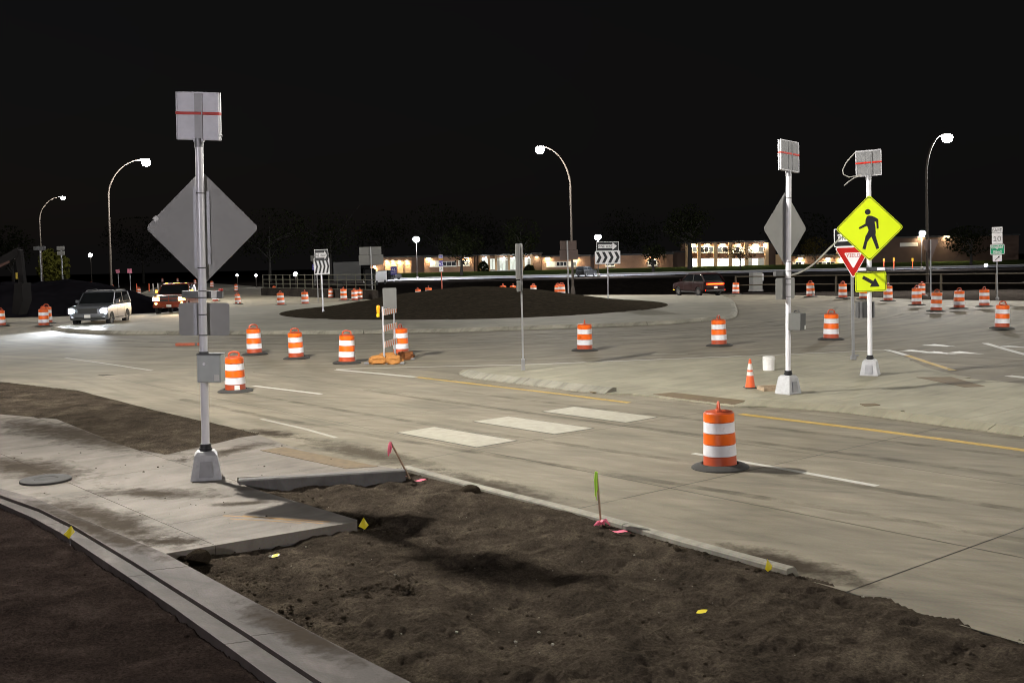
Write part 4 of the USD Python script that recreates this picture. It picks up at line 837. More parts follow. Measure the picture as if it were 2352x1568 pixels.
for x, y, w, h, m, Yd, lab in ((91, 570, 28, 9, 'sign_green', 150, 'dim overhead green sign left of the far left lamp pole'), (140, 570, 18, 9, 'sign_white', 140, 'upper pale sign above the yellow-green tree'), (140, 580.5, 18, 9, 'sign_white', 140, 'lower pale sign above the yellow-green tree')):
    q = AT(x, y, Yd); b = at_ground(q[0], Yd); ppm = FPX / Yd; L = q[2] - b[2]
    if y > 575: continue
    t = thing('road_sign', lab if y < 575 and x < 100 else 'two pale signs stacked on one post above the yellow-green tree', 'sign', b)
    part(t, 'post', bx(.12, .12, L, (0, 0, 0)), 'galv_dull')
    part(t, 'sign_panel', plate(rrect(w / ppm, h / ppm, .05), .01, -.08, L), 'galv_dull' if x < 100 else 'alu_back', smooth=False)
    if x > 100: part(t, 'sign_panel', plate(rrect(w / ppm, h / ppm, .05), .01, -.08, L - 11 / ppm), 'alu_back', smooth=False)
for x, y, s_, rot_, Yd, lab in ((271, 623, 9, 12, 150, 'small tilted pink work sign right of the left street lamp'), (298, 622.5, 11, 0, 140, 'larger pink work sign above the line of drums')):
    q = AT(x, y, Yd); b = at_ground(q[0], Yd); ppm = FPX / Yd; L = q[2] - b[2]
    t = thing('work_sign', lab, 'sign', b); part(t, 'post', bx(.07, .07, L, (0, 0, 0)), 'galv_dull')
    part(t, 'sign_panel', plate(affinity.rotate(rrect(s_ / ppm, s_ / ppm * .9, .03), rot_), .01, -.06, L), 'sign_pink', smooth=False)
# ---- barricade with sandbags
mat('rail_white', (0.70, 0.66, 0.62), 0.45, var=.12, scale=12); mat('rail_yellowed', (0.72, 0.62, 0.30), 0.45); mat('rail_orange', (0.62, 0.17, 0.035), 0.45, var=.1, scale=12)
mat('amber', (0.80, 0.34, 0.01), 0.25, coat=.5); mat('amber_yellow', (0.70, 0.48, 0.01), 0.4)
mat('sandbag', (0.38, 0.16, 0.035), 0.85, var=.25, scale=12, bump=.006, bscale=40); mat('sandbag_dark', (0.22, 0.075, 0.02), 0.9, var=.3, scale=14, bump=.006, bscale=40)
Y = W(885, 834)[1]; ppm = FPX / Y
A0, A1 = W(883, 836), W(908, 826.5)
t = thing('barricade', 'type three barricade end with slanted orange and white rails and a grey sign panel', 'barricade', (A0 + A1) / 2)
ax = (A1 - A0); axn = ax / np.linalg.norm(ax); half = np.linalg.norm(ax) / 2; yawb = math.atan2(axn[1], axn[0])
yb = lambda y: (831 - y) / ppm
Rb = lambda m: rot(m, (0, 0, 1), math.degrees(yawb))
part(t, 'leg', Rb(bx(.055, .055, yb(699), (-half, 0, 0), ch=.006)), 'galv'); part(t, 'leg', Rb(bx(.055, .055, yb(694), (half, 0, 0), ch=.006)), 'galv')
part(t, 'foot', Rb(bx(.06, 1.3, .05, (-half, 0, .01))), 'galv_dull'); part(t, 'foot', Rb(bx(.06, 1.3, .05, (half, 0, .01))), 'galv_dull')
w_ = half * 2 + .26
for zc_, m in ((yb(712), 'rail_white'), (yb(749), 'rail_white'), (yb(786), 'rail_white')):
    r_ = part(t, 'rail', Rb(bx(w_, .022, .20, (0, -.05, zc_ - .10), ch=.004)), m)
    st = []
    for k in range(-4, 6):
        c = Polygon([(k * .26 - .04, -.1), (k * .26 + .075, -.1), (k * .26 + .02, .1), (k * .26 - .095, .1)]).intersection(sbox(-w_ / 2 + .005, -.097, w_ / 2 - .005, .097))
        if c.area > .002: part(r_, 'stripe', Rb(plate(c, .002, -.0635, zc_)), 'rail_orange', smooth=False)
part(t, 'sign_panel', tr(plate(rrect(.44, .68, .03), .004, -.06, yb(683)), .06, 0, 0), 'alu_dull', smooth=False)
for s_, z_, dx in ((-1, 703, -.14), (1, 692, .02)):
    wl = part(t, 'warning_light', tr(lathe([(0, .0), (.06, .0), (.075, .05), (.06, .11), (.075, .15), (.085, .24), (.06, .31), (0, .33)], 18).apply_scale(.8), s_ * half * axn[0] + dx, s_ * half * axn[1], yb(z_) - .16), 'amber')
    if s_ < 0: part(wl, 'reflector', tr(bx(.10, .09, .13, (0, 0, .02), ch=.02), s_ * half * axn[0] + dx - .01, s_ * half * axn[1], yb(z_) - .30), 'amber_yellow')
def bag(x, y, yaw, sx, sy, sz, label, m='sandbag', seed=0):
    p = W(x, y); b = trimesh.creation.icosphere(3, 1.0); v = b.vertices
    q = np.sign(v) * np.abs(v) ** .62; q = q * np.array([sx, sy, sz]); q[:, 2] = np.maximum(q[:, 2], -sz * .55) + sz * .55
    q += (meshkit.noise(v * 3 + seed, seed)[:, None] - .5) * .07; q[:, 2] -= q[:, 2].min(); b.vertices = q
    t = thing('sandbag', label, 'sandbag', p, math.radians(yaw), 'orange sandbags holding down the barricade'); part(t, 'bag', b, m, smooth=True)
    part(t, 'tie', tube([(sx * .86, 0, sz * .5), (sx * 1.05, .01, sz * .62), (sx * 1.2, .03, sz * .7)], [.03, .022, .045], 7), m)
bag(868.5, 836, 4, .28, .17, .16, 'orange sandbag lying left of the near barricade leg', seed=1)
bag(904, 835.5, -5, .26, .17, .16, 'orange sandbag lying right of the near barricade leg', seed=2)
bag(890, 828.5, 10, .29, .18, .16, 'orange sandbag behind the near barricade leg', seed=3)
bag(931.5, 826, 30, .27, .20, .16, 'sandbag with a dark brown side, below the drum behind the barricade', 'sandbag_dark', seed=4)

# ---- cone, bucket, wooden frame on the island
mat('cone_orange', (0.80, 0.12, 0.03), 0.4, var=.08, scale=8); mat('bucket_white', (0.78, 0.76, 0.74), 0.35, var=.10, scale=12)
mat('wood', (0.32, 0.22, 0.14), 0.8, var=.35, scale=14); mat('wood_pale', (0.40, 0.30, 0.20), 0.8, var=.3, scale=14); mat('tape_pink', (0.85, 0.16, 0.25), 0.5); mat('tape_lime', (0.42, 0.75, 0.06), 0.5); mat('flag_yellow', (0.80, 0.66, 0.02), 0.42, var=.06, scale=20)
b = W(1723, 891, IZ)
t = thing('traffic_cone', 'slim orange and white traffic cone on the island beside the sign pole', 'traffic cone', b)
s_ = (891 - 824) / FPX * b[1] / .91
def cone_r(z): return np.interp(z, [0.04, .91], [.15, .035])
part(t, 'cone', lathe([(0, .03), (.155, .03), (.15, .05), (.035, .90), (.028, .915), (0, .915)], 28).apply_scale(s_), 'cone_orange')
for a, c in ((.40, .52), (.58, .77)): part(t, 'white_band', lathe([(cone_r(a) - .01, a), (cone_r(a) + .004, a), (cone_r(c) + .004, c), (cone_r(c) - .01, c)], 28).apply_scale(s_), 'rail_white')
part(t, 'cone_base', bx(.37, .37, .035, ch=.01).apply_scale(s_), 'black_rubber')
b = W(1765.5, 850, IZ); k = FPX / b[1]
t = thing('bucket', 'white plastic bucket standing on the island between cone and pole', 'bucket', b)
hb = (850 - 818) / k; rb_ = 13.6 / k
part(t, 'bucket_body', lathe([(0, 0), (rb_ * .93, 0), (rb_ * .96, .015), (rb_ * .99, hb * .8), (rb_ * 1.01, hb * .81), (rb_ * 1.01, hb * .85), (rb_ * .99, hb * .86), (rb_, hb * .95), (rb_ * 1.02, hb * .96), (rb_ * 1.02, hb), (0, hb)], 32), 'bucket_white')
part(t, 'bucket_handle', tube([(rb_ * 1.04 * math.cos(a), -rb_ * .25 - .05 * math.sin(a), hb * .88 - hb * .3 * math.sin(a)) for a in np.linspace(0, math.pi, 12)], .006, 6), 'galv')
b = W(1775, 895, IZ)
t = thing('wooden_frame', 'low wooden box frame lying beside the foot of the grey diamond pole', 'box frame', b, .15)
for sx, sy, lx, ly in ((0, -.22, .62, .04), (0, .22, .62, .04), (-.29, 0, .04, .40), (.29, 0, .04, .40)): part(t, 'board', bx(lx, ly, .09, (sx, sy, 0)), 'wood_pale')
solo('cover', slab(Polygon(P((1975, 931), (2010, 930), (2022, 934), (1985, 936))), IZ + .012, .012), 'rust_plate', 'small brown cover in the pale slab below the yellow crossing sign', 'cover')

# ---- survey stakes, flags and tape
b = W(945, 1092, .08); t = thing('survey_stake', 'leaning wooden stake with pink ribbon at the kerb corner', 'stake', b)
tp = AT(897, 1014, b[1] - .1) - b
part(t, 'stake', bar((0, 0, -.1), tp, .016, 6), 'wood')
part(t, 'ribbon', cat(tube([tp + (0, -.02, 0), tp + (-.012, -.03, -.06), tp + (-.03, -.03, -.14), tp + (-.035, -.03, -.22)], [.02, .026, .02, .008], 5), tube([tp + (0, -.02, -.02), tp + (.01, -.03, -.08), tp + (-.005, -.03, -.17)], [.014, .018, .008], 5)), 'tape_pink')
b = W(1382, 1208, .05); t = thing('survey_stake', 'upright wooden stake with lime green ribbon beside the road kerb', 'stake', b)
tp = AT(1370, 1082, b[1]) - b
part(t, 'stake', bar((0, 0, -.1), tp, .015, 6), 'wood')
part(t, 'ribbon', cat(tube([tp + (-.004, -.018, .0), tp + (-.014, -.02, -.10), tp + (-.01, -.02, -.22), tp + (-.022, -.02, -.31)], [.018, .024, .022, .006], 6), tube([tp + (.0, -.02, -.02), tp + (-.02, -.025, -.14), tp + (-.006, -.02, -.36)], [.014, .016, .005], 6)), 'tape_lime')
part(t, 'ribbon', cat(*[tube([(-.02, -.02, .05), (dx * .5, -.05, .06 + .01 * k), (dx, -.04, .02)], [.03, .025, .006], 5) for k, dx in enumerate((-.10, -.05, .03, .10))]), 'tape_pink', label='pink ribbon tied round the foot of the stake')
def tape(x, y, w, ang, m, label, cat_='tape'):
    b = W(x, y, .07); g = np.linspace(-w / 2, w / 2, 8); v = np.array([(a, s * .022 + .01 * math.sin(a * 30), .012 + .015 * math.sin(a * 22 + s)) for a in g for s in (-1, 1)])
    solo_ = (v @ np.array([[math.cos(ang), math.sin(ang), 0], [-math.sin(ang), math.cos(ang), 0], [0, 0, 1]]) + b, np.array([[2 * i, 2 * i + 2, 2 * i + 3, 2 * i + 1] for i in range(7)]))
    return solo('plastic_tape', solo_, m, label, cat_, smooth=True)
tape(922, 1096, .18, .1, 'tape_pink', 'strip of pink tape left of the leaning stake foot')
tape(966, 1104, .20, -.15, 'tape_pink', 'strip of pink tape right of the leaning stake foot')
tape(1425, 1222, .30, -.55, 'tape_pink', 'long pink tape strip along the kerb right of the lime ribbon stake')
tape(633, 1277, .08, .05, 'flag_yellow', 'small yellow tape strip lying on soil below the slab edge')
tape(1612, 1406, .09, -.6, 'flag_yellow', 'yellow flag scrap lying flat on the open soil')
def flag(x, y, pts, label, z=.05):
    """A utility flag on a wire: the film slightly curled."""
    b = W(x, y, z); ppm_ = FPX / b[1]; t = thing('utility_flag', label, 'flag', b, 0, 'yellow utility flags')
    P2 = np.array(pts, float) / ppm_; c = P2.mean(0)
    g = shapely.segmentize(Polygon(P2), .03); v, f = trimesh.creation.triangulate_polygon(g, engine='earcut'); v = np.asarray(v)
    e = extr(Polygon(P2), .0016); e = e.subdivide().subdivide(); vv = e.vertices.copy(); vv[:, 2] += .018 * np.sin(vv[:, 0] * 38) + .01 * np.sin(vv[:, 1] * 30); e.vertices = vv
    part(t, 'flag_film', stand(e), 'flag_yellow', smooth=True)
    part(t, 'wire', bar((0, .004, -.08), (c[0], .004, P2[:, 1].max() * .9), .0022, 5), 'galv_dull')
flag(160, 1238, ((-14, 12), (6, 33), (14, 18), (-2, 1)), 'yellow utility flag at the kerb, bottom left', .14)
flag(835, 1216, ((-12, 8), (1, 29), (13, 12), (3, 1)), 'crinkled yellow utility flag at the corner of the slab', .0)
flag(1762, 1312, ((-5, 6), (1, 30), (10, 16), (9, 8), (1, 0)), 'yellow utility flag beside the road kerb, right', .05)
# manhole ring on the sidewalk
b = W(105, 1104, SZ); k = FPX / b[1]; R_ = 57 / k
mat('iron', (0.022, 0.019, 0.017), 0.8, var=.35, scale=10, bump=.004, bscale=30)
t = thing('manhole_ring', 'raised round manhole ring on the near sidewalk, lower left', 'manhole', b)
part(t, 'ring', lathe([(R_ * .45, 0), (R_, 0), (R_ * 1.0, .030), (R_ * .95, .042), (R_ * .52, .042), (R_ * .45, .03)], 36), 'iron'); part(t, 'lid', lathe([(0, .0), (R_ * .45, .0), (R_ * .45, .028), (R_ * .40, .035), (0, .04)], 30), 'iron')
# plank on the ring road
p0, p1 = W(404, 794), W(463, 793); mat('red_plank', (0.33, 0.075, 0.035), 0.7, var=.3, scale=8)
t = thing('plank', 'dull red plank lying on the road left of the near sign pole', 'plank', (p0 + p1) / 2, math.atan2(p1[1] - p0[1], p1[0] - p0[0])); Lp = np.linalg.norm(p1 - p0)
part(t, 'board', bx(Lp, .16, .11, ch=.01), 'red_plank'); part(t, 'end_cap', bx(.10, .17, .115, (Lp / 2 - .2, 0, 0)), 'dark_box')
# stones
for x, y, s_, lab in ((1080, 1141, .13, 'dark soil clod standing up at the back of the road kerb'), (458, 1290, .11, 'broken lump of concrete under the low corner of the slab')):
    b = W(x, y, .02); m = trimesh.creation.icosphere(2, s_); m.vertices *= (1.3, .9, .9) + .45 * (meshkit.noise(m.vertices * 9, 3)[:, None] - .5); m.apply_translation(b + (0, 0, s_ * .4)); solo('lump', m, 'clod_soil', lab, 'lump', smooth=False)
# utility cabinet
b = at_ground(AT(1736, 668, 70)[0], 70); b = W(1736, 667); k = FPX / b[1]
t = thing('utility_cabinet', 'grey utility cabinet standing before the right railing', 'cabinet', b, .25)
part(t, 'cabinet_body', bx(25 / k, .7, 41 / k, ch=.02), 'alu_dull'); part(t, 'cabinet_door', bx(21 / k, .02, 36 / k, (0, -.36, 2.5 / k), ch=.005), 'alu_dull'); part(t, 'cabinet_base', bx(27 / k, .8, .12, (0, 0, -.06)), 'dark_kerb_concrete'); part(t, 'meter_box', bx(.25, .22, 16 / k, (14 / k, -.1, 22 / k), ch=.02), 'galv_dull')

# ---- vehicles
mat('paint_slate', (0.13, 0.135, 0.15), 0.3, 0.3, coat=.6); mat('paint_maroon', (0.014, 0.0006, 0.0009), 0.5, 0.0, spec=.2); mat('paint_red', (0.24, 0.045, 0.022), 0.22, 0.2, coat=.6); mat('paint_black', (0.006, 0.006, 0.006), 0.6, spec=.2)
mat('car_glass', (0.008, 0.009, 0.010), 0.06, spec=.6); mat('tyre', (0.014, 0.014, 0.014), 0.85); mat('chrome', (0.35, 0.35, 0.35), 0.25, 0.8); mat('trim', (0.02, 0.02, 0.02), 0.5); mat('plate_white', (0.70, 0.69, 0.66), 0.5)
glow('headlight_cool', (0.80, 0.88, 1.0), 240.0); glow('headlight_warm', (1.0, 0.60, 0.20), 9.0); glow('amber_light', (1.0, 0.42, 0.04), 6.0); glow('tail_light', (1.0, 0.035, 0.010), 2.6); glow('tail_core', (1.0, 0.20, 0.02), 4.0)
def loft(prof, W_, rings, n=88):
    """Side profile (l, z) across the width with rounded-in sides."""
    base = Polygon(prof); vs = []
    for x, inset in rings:
        g = base.buffer(-inset, join_style=1) if inset > 0 else base.buffer(-.05).buffer(.05)
        e = g.exterior; c = np.array(g.centroid.coords[0])
        ang = np.linspace(0, 2 * np.pi, n, endpoint=False); 
        L0 = e.project(Point(c[0] - 9, c[1])); pts = np.array([e.interpolate((L0 + e.length * k / n) % e.length).coords[0] for k in range(n)])
        if Polygon(pts).exterior.is_ccw: pts = pts[::-1]; pts = np.roll(pts, 1, axis=0)
        vs.append(np.c_[np.full(n, x), pts])
    v = np.vstack(vs); fs = []
    for i in range(len(rings) - 1):
        for j in range(n):
            q = [i * n + j, i * n + (j + 1) % n, (i + 1) * n + (j + 1) % n, (i + 1) * n + j]; fs += [[q[0], q[1], q[2]], [q[0], q[2], q[3]]]
    for i in (0, len(rings) - 1):
        tv, tf = trimesh.creation.triangulate_polygon(Polygon(vs[i][:, 1:]), engine='earcut'); tv = np.asarray(tv); idx = [int(np.argmin(np.linalg.norm(vs[i][:, 1:] - q[:2], axis=1))) + i * n for q in tv]
        for f in tf: fs.append([idx[a] for a in f])
    m = trimesh.Trimesh(v, np.array(fs), process=True); trimesh.repair.fix_normals(m); return m
def rings_for(W_): 
    h = W_ / 2; return [(-h, .09), (-h + .03, .035), (-h + .10, .008), (-h + .25, 0), (0, 0), (h - .25, 0), (h - .10, .008), (h - .03, .035), (h, .09)]
def minus(m, cs):
    try:
        A = m3.Manifold(m3.Mesh(np.asarray(m.vertices, np.float32), np.asarray(m.faces, np.uint32)))
        for c in cs: A = A - m3.Manifold(m3.Mesh(np.asarray(c.vertices, np.float32), np.asarray(c.faces, np.uint32)))
        r = A.to_mesh(); o = trimesh.Trimesh(r.vert_properties[:, :3], r.tri_verts, process=False)
        return o if len(o.faces) > 50 else m
    except Exception: return m
def vehicle(name, label, cat_, loc, yaw, body, cabin, W_, wheels, rw, paint, glass_in=.10, tumble=.12, up=None, roof_rail=False):
    """Front faces -y. body and cabin are side profiles (y, z); wheels the axle positions."""
    t = thing(name, label, cat_, loc, yaw)
    b = loft(body, W_, rings_for(W_))
    v = b.vertices.copy(); s = v[:, 0] / (W_ / 2); L0, L1 = v[:, 1].min(), v[:, 1].max(); v[:, 1] += np.where(v[:, 1] < 0, 1, -1) * .16 * np.abs(s) ** 4 * np.clip((np.abs(v[:, 1]) - .6 * L1) / (.4 * L1), 0, 1); b.vertices = v
    cs = []
    for y in wheels:
        for sx in (-1, 1):
            c = cyl(rw * 1.13, .5, n=28); rot(c, (0, 1, 0), 90); c.apply_translation((sx * (W_ / 2 - .12) - .25, y, rw)); cs.append(c)
    part(t, 'body', minus(b, cs), paint, smooth=28)
    zb = min(z for y, z in cabin) ; zt = max(z for y, z in cabin)
    def tum(m):
        v = m.vertices.copy(); v[:, 0] *= 1 - tumble * np.clip((v[:, 2] - zb) / (zt - zb), 0, 1.2); m.vertices = v; return m
    Wc = W_ - glass_in
    cg = tum(loft(cabin, Wc, rings_for(Wc), 60)); part(t, 'windows', cg, 'car_glass', smooth=28)
    top = sorted([p for p in cabin if p[1] > zt - .12]); y0, y1 = top[0][0], top[-1][0]
    part(t, 'roof', tum(hull([(sx * (Wc / 2 - .03), y, zt - .05) for sx in (-1, 1) for y in (y0, y1)] + [(sx * (Wc / 2 - .10), y, zt + .025) for sx in (-1, 1) for y in (y0 + .12, y1 - .12)] + [(sx * (Wc / 2 + .004), y, zt - .07) for sx in (-1, 1) for y in (y0 + .06, y1 - .06)])), paint)
    cab = sorted(cabin, key=lambda p: p[0]); fb, rb = cab[0], cab[-1]
    for sx in (-1, 1):
        x = sx * (Wc / 2 - .005)
        for a, c, w in (((fb[0], fb[1]), (y0, zt - .06), .06), ((rb[0], rb[1]), (y1, zt - .06), .09), (((y0 + y1) / 2 - .05, zb), ((y0 + y1) / 2 - .03, zt - .06), .05)):
            part(t, 'pillar', tum(hull([(x + d, y + e, z) for (y, z) in (a, c) for d in (-.02, .008) for e in (-w, w)])), paint if w > .055 else 'trim')
        part(t, 'mirror', hull([(sx * (W_ / 2 + d), fb[0] + .35 + e, zb + .08 + f) for d in (-.02, .17) for e in (-.05, .05) for f in (0, .15)]), paint)
        part(t, 'sill', bx(.05, (wheels[1] - wheels[0]) - 2.3 * rw, .10, (sx * (W_ / 2 - .01), sum(wheels) / 2, rw * .80), ch=.015), 'chrome' if roof_rail else 'trim')
        for y in (fb[0] + .55, (y0 + y1) / 2 - .05, y1 - .35):
            if y < wheels[1] - rw: part(t, 'door_seam', bx(.004, .014, zb - rw - .12, (sx * (W_ / 2 + .001), y, rw + .05)), 'trim')
        for y in (fb[0] + 1.15, (y0 + y1) / 2 + .55): part(t, 'door_handle', bx(.03, .18, .03, (sx * (W_ / 2 + .012), y, zb - .16), ch=.006), 'chrome' if roof_rail else paint)
        if roof_rail: part(t, 'roof_rail', tum(tube([(sx * (Wc / 2 - .08), y0 + .2, zt + .02), (sx * (Wc / 2 - .08), y0 + .3, zt + .07), (sx * (Wc / 2 - .08), y1 - .3, zt + .07), (sx * (Wc / 2 - .08), y1 - .2, zt + .02)], .018, 6)), 'chrome')
    for y in wheels:
        for sx in (-1, 1):
            c = (sx * (W_ / 2 - .12), y, rw)
            w = part(t, 'wheel', tr(rot(lathe([(rw * .55, -.11), (rw * .92, -.115), (rw, -.07), (rw, .07), (rw * .92, .115), (rw * .55, .11)], 30), (0, 1, 0), 90), *c), 'tyre')
            rim = [lathe([(rw * .62, -.09), (rw * .62, .105), (rw * .57, .11), (rw * .55, .06), (rw * .55, -.09)], 26), cyl(rw * .16, .04, (0, 0, .06), 14), cyl(rw * .6, .02, (0, 0, .0), 20)]
            for k in range(5): rim.append(rot(bx(rw * .46, .055, .03, (rw * .33, 0, .065)), (0, 0, 1), k * 72))
            m = cat(*rim); rot(m, (0, 1, 0), 90 * sx); part(w, 'rim', tr(m, *c), 'chrome')
    return t
def headlight(t, x, y, z, w, h, m, housing='chrome'):
    p = part(t, 'headlight', bx(w, .10, h, (x, y, z - h / 2), ch=.03), housing)
    part(p, 'lamp', hull([(x + a * w * .47, y - .05 - d, z + b * h * .40) for a in (-1, 1) for b in (-1, 1) for d in (0, .015)] + [(x + a * w * .25, y - .085, z + b * h * .2) for a in (-1, 1) for b in (-1, 1)]), m)
def spot(parent, name, pos, direction, power, col, cone, radius=.09):
    l = UsdLux.SphereLight.Define(stage, f'{parent}/{name}'); d = np.array(direction, float); d /= np.linalg.norm(d)
    z = -d; x = np.cross([0, 0, 1], z); x /= np.linalg.norm(x); y = np.cross(z, x)
    l.AddTransformOp().Set(Gf.Matrix4d(*x, 0, *y, 0, *z, 0, *pos, 1)); l.CreateRadiusAttr(radius); l.CreateIntensityAttr(power); l.CreateColorAttr(Gf.Vec3f(*col)); l.CreateNormalizeAttr(True)
    s = UsdLux.ShapingAPI.Apply(l.GetPrim()); s.CreateShapingConeAngleAttr(cone); s.CreateShapingConeSoftnessAttr(1.0)
HB = 2100.0
suv_b = [(-2.36, .36), (-2.42, .62), (-2.38, 1.02), (-2.24, 1.10), (-.80, 1.19), (2.30, 1.17), (2.42, 1.0), (2.43, .50), (2.32, .34)]
suv_c = [(-.92, 1.15), (-.22, 1.73), (.05, 1.80), (1.85, 1.77), (2.10, 1.70), (2.34, 1.14)]
c0 = W(192, 752); c0 = at_ground(c0[0] + .12, c0[1] + 2.35)
t = vehicle('suv', 'grey SUV driving towards the camera with cool white headlights on', 'SUV', c0, math.radians(3), suv_b, suv_c, 1.96, (-1.45, 1.42), .37, 'paint_slate', roof_rail=True)
for sx in (-1, 1): headlight(t, sx * .74, -2.25, .86, .52, .32, 'headlight_cool'); spot(t, f'beam_{(sx+1)//2}', (sx * .74, -2.38, .86), (sx * .05 - .05, -1, -.085), HB, (.85, .92, 1.0), 21)
part(t, 'grille', bx(1.05, .05, .26, (0, -2.39, .72), ch=.02), 'trim'); part(t, 'bumper', bx(1.8, .12, .16, (0, -2.33, .40), ch=.04), 'trim'); part(t, 'number_plate', bx(.31, .02, .16, (0, -2.425, .50)), 'plate_white')
# pickup
pk_b = [(-2.90, .52), (-2.97, .80), (-2.93, 1.18), (-2.72, 1.27), (-1.35, 1.33), (1.18, 1.33), (1.22, 1.38), (2.93, 1.38), (2.96, .62), (2.80, .5)]
pk_c = [(-1.45, 1.30), (-.72, 1.90), (-.45, 1.96), (1.00, 1.94), (1.18, 1.32)]
c0 = W(373, 724); c0 = at_ground(c0[0] + .2, c0[1] + 2.9)
t = vehicle('pickup_truck', 'dark red pickup truck with amber roof lights and warm headlights', 'pickup truck', c0, math.radians(5), pk_b, pk_c, 2.06, (-1.85, 1.85), .42, 'paint_red')
for sx in (-1, 1):
    headlight(t, sx * .80, -2.87, 1.06, .46, .30, 'headlight_warm'); part(t, 'fog_lamp', tr(rot(cyl(.075, .05, n=14), (1, 0, 0), 90), sx * .80, -2.93, .78), 'headlight_warm')
    spot(t, f'beam_{(sx+1)//2}', (sx * .8, -3.0, 1.0), (sx * .05 - .06, -1, -.09), HB * .25, (1, .72, .42), 15)
    part(t, 'mirror_light', bx(.16, .03, .16, (sx * 1.13, -1.17, 1.42), ch=.02), 'amber_light')
for x in (-.62, -.14, 0, .14, .62): part(t, 'roof_light', bx(.12, .10, .06, (x, -.42, 1.965), ch=.02), 'amber_light')
gr_ = part(t, 'grille', bx(1.16, .06, .40, (0, -2.93, .88), ch=.03), 'trim'); part(gr_, 'grille_bar', cat(bx(1.16, .03, .06, (0, -2.965, 1.05)), bx(.06, .03, .38, (0, -2.965, .89)), bx(1.16, .03, .05, (0, -2.965, .86))), 'paint_red')
part(t, 'bumper', bx(2.0, .20, .24, (0, -2.90, .50), ch=.05), 'paint_red'); part(t, 'number_plate', bx(.31, .02, .16, (0, -3.01, .55)), 'plate_white')
# maroon crossover going away to the left
cr_b = [(-2.28, .34), (-2.32, .60), (-2.22, .86), (-1.2, 1.00), (2.05, 1.04), (2.26, .98), (2.30, .55), (2.2, .34)]
cr_c = [(-1.15, .97), (-.25, 1.52), (.05, 1.58), (1.35, 1.55), (1.62, 1.48), (2.18, 1.02)]
c0 = W(1612, 679); yaw = math.atan2(.93, -.42) + math.pi / 2
t = vehicle('car', 'dark maroon car with a full width red tail light bar, right of the mound', 'car', at_ground(c0[0] - .2, c0[1] + .4), yaw, [(a, b * 1.09) for a, b in cr_b], [(a, b * 1.09) for a, b in cr_c], 1.90, (-1.38, 1.36), .35, 'paint_maroon')
tl = part(t, 'tail_light', bx(1.62, .06, .15, (0, 2.26, .86), ch=.03), 'tail_light')
part(tl, 'tail_core', bx(1.40, .02, .06, (0, 2.295, .905)), 'tail_core')
for sx in (-1, 1): part(t, 'reflector', bx(.22, .03, .06, (sx * .80, 2.26, .45), ch=.01), 'tail_light')
part(t, 'side_marker', bx(.03, .22, .05, (.93, -2.0, .42), ch=.01), 'amber_light')
part(t, 'number_plate', bx(.31, .02, .16, (0, 2.315, .60)), 'plate_white'); part(t, 'bumper', bx(1.7, .1, .16, (0, 2.26, .36), ch=.04), 'trim')
for sx in (-1, 1): headlight(t, sx * .70, -2.16, .76, .30, .10, 'headlight_cool')
# parked dark cars by the lawn
for x, y, Yd, yw, lab in ((1347, 635, 206, 2.5, 'small black car parked on the street below the school'), (897, 633, 218, .9, 'small dark car parked at the left end of the lawn')):
    q = AT(x, y, Yd); vehicle('car', lab, 'car', at_ground(q[0], Yd), yw, [(p[0] * .95, p[1]) for p in suv_b], [(p[0] * .95, p[1]) for p in suv_c], 1.9, (-1.38, 1.36), .36, 'paint_black')
q = AT(815, 625, 150)
t = thing('box_truck', 'dark parked box truck left of the grey sign backs, barely visible', 'truck', at_ground(q[0], 150), .15)
part(t, 'cargo_box', bx(3.6, 2.4, 2.5, (-1.0, 0, .9), ch=.04), 'trim'); part(t, 'cab', bx(1.6, 2.2, 1.9, (1.9, 0, .6), ch=.2), 'paint_black'); part(t, 'windscreen', bx(.05, 1.8, .7, (2.71, 0, 1.6), ch=.02), 'car_glass')
for x in (-2.0, 1.9):
    for y in (-1, 1): part(t, 'wheel', tr(rot(cyl(.45, .3, n=20), (1, 0, 0), 90), x, y * 1.05 + .15, .45), 'tyre')
q = AT(861, 628, 165)
t = thing('van', 'small pale van front just behind the post of the grey sign backs', 'van', at_ground(q[0], 165), -.3)
part(t, 'body', hull([(sx * .9, y, z) for sx in (-1, 1) for y, z in ((-2.2, .4), (-2.2, 1.0), (2.3, .4), (2.3, 2.0), (-1.2, 1.95), (-1.9, 1.15))]), 'bucket_white'); part(t, 'windscreen', hull([(sx * .78, y, z) for sx in (-1, 1) for y, z in ((-1.83, 1.25), (-1.28, 1.85), (-1.86, 1.25), (-1.31, 1.85))]), 'car_glass')
for y in (-1.4, 1.5):
    for sx in (-1, 1): part(t, 'wheel', tr(rot(cyl(.34, .2, n=18), (0, 1, 0), 90), sx * .82 - .1, y, .34), 'tyre')

# ---- excavator, dark, at the left edge
mat('machine_dark', (0.010, 0.009, 0.009), 0.9, spec=.1, var=.2, scale=3); mat('machine_stripe', (.05, .018, .012), .8); mat('machine_yellow', (0.30, 0.21, 0.02), 0.5)
Y = 64.0; ep = lambda x, y, dy=0: AT(x, y, Y + dy)
b = at_ground(AT(-60, 700, Y)[0], Y)
t = thing('excavator', 'dark excavator at the left edge, only its bent boom and bucket in view', 'excavator', b)
L_ = lambda x, y: ep(x, y) - b
def arm(pts, w, th):
    v = []
    for (x, y), k in pts: p = L_(x, y); v += [p + (0, s * w / 2, k / 2) for s in (-1, 1)] + [p + (0, s * w / 2, -k / 2) for s in (-1, 1)]
    return hull(v)
part(t, 'boom', arm((((-70, 640), .5), ((0, 605), .6)), .5, .5), 'machine_dark'); part(t, 'boom', arm((((0, 605), .6), ((44, 578), .45)), .45, .5), 'machine_dark')
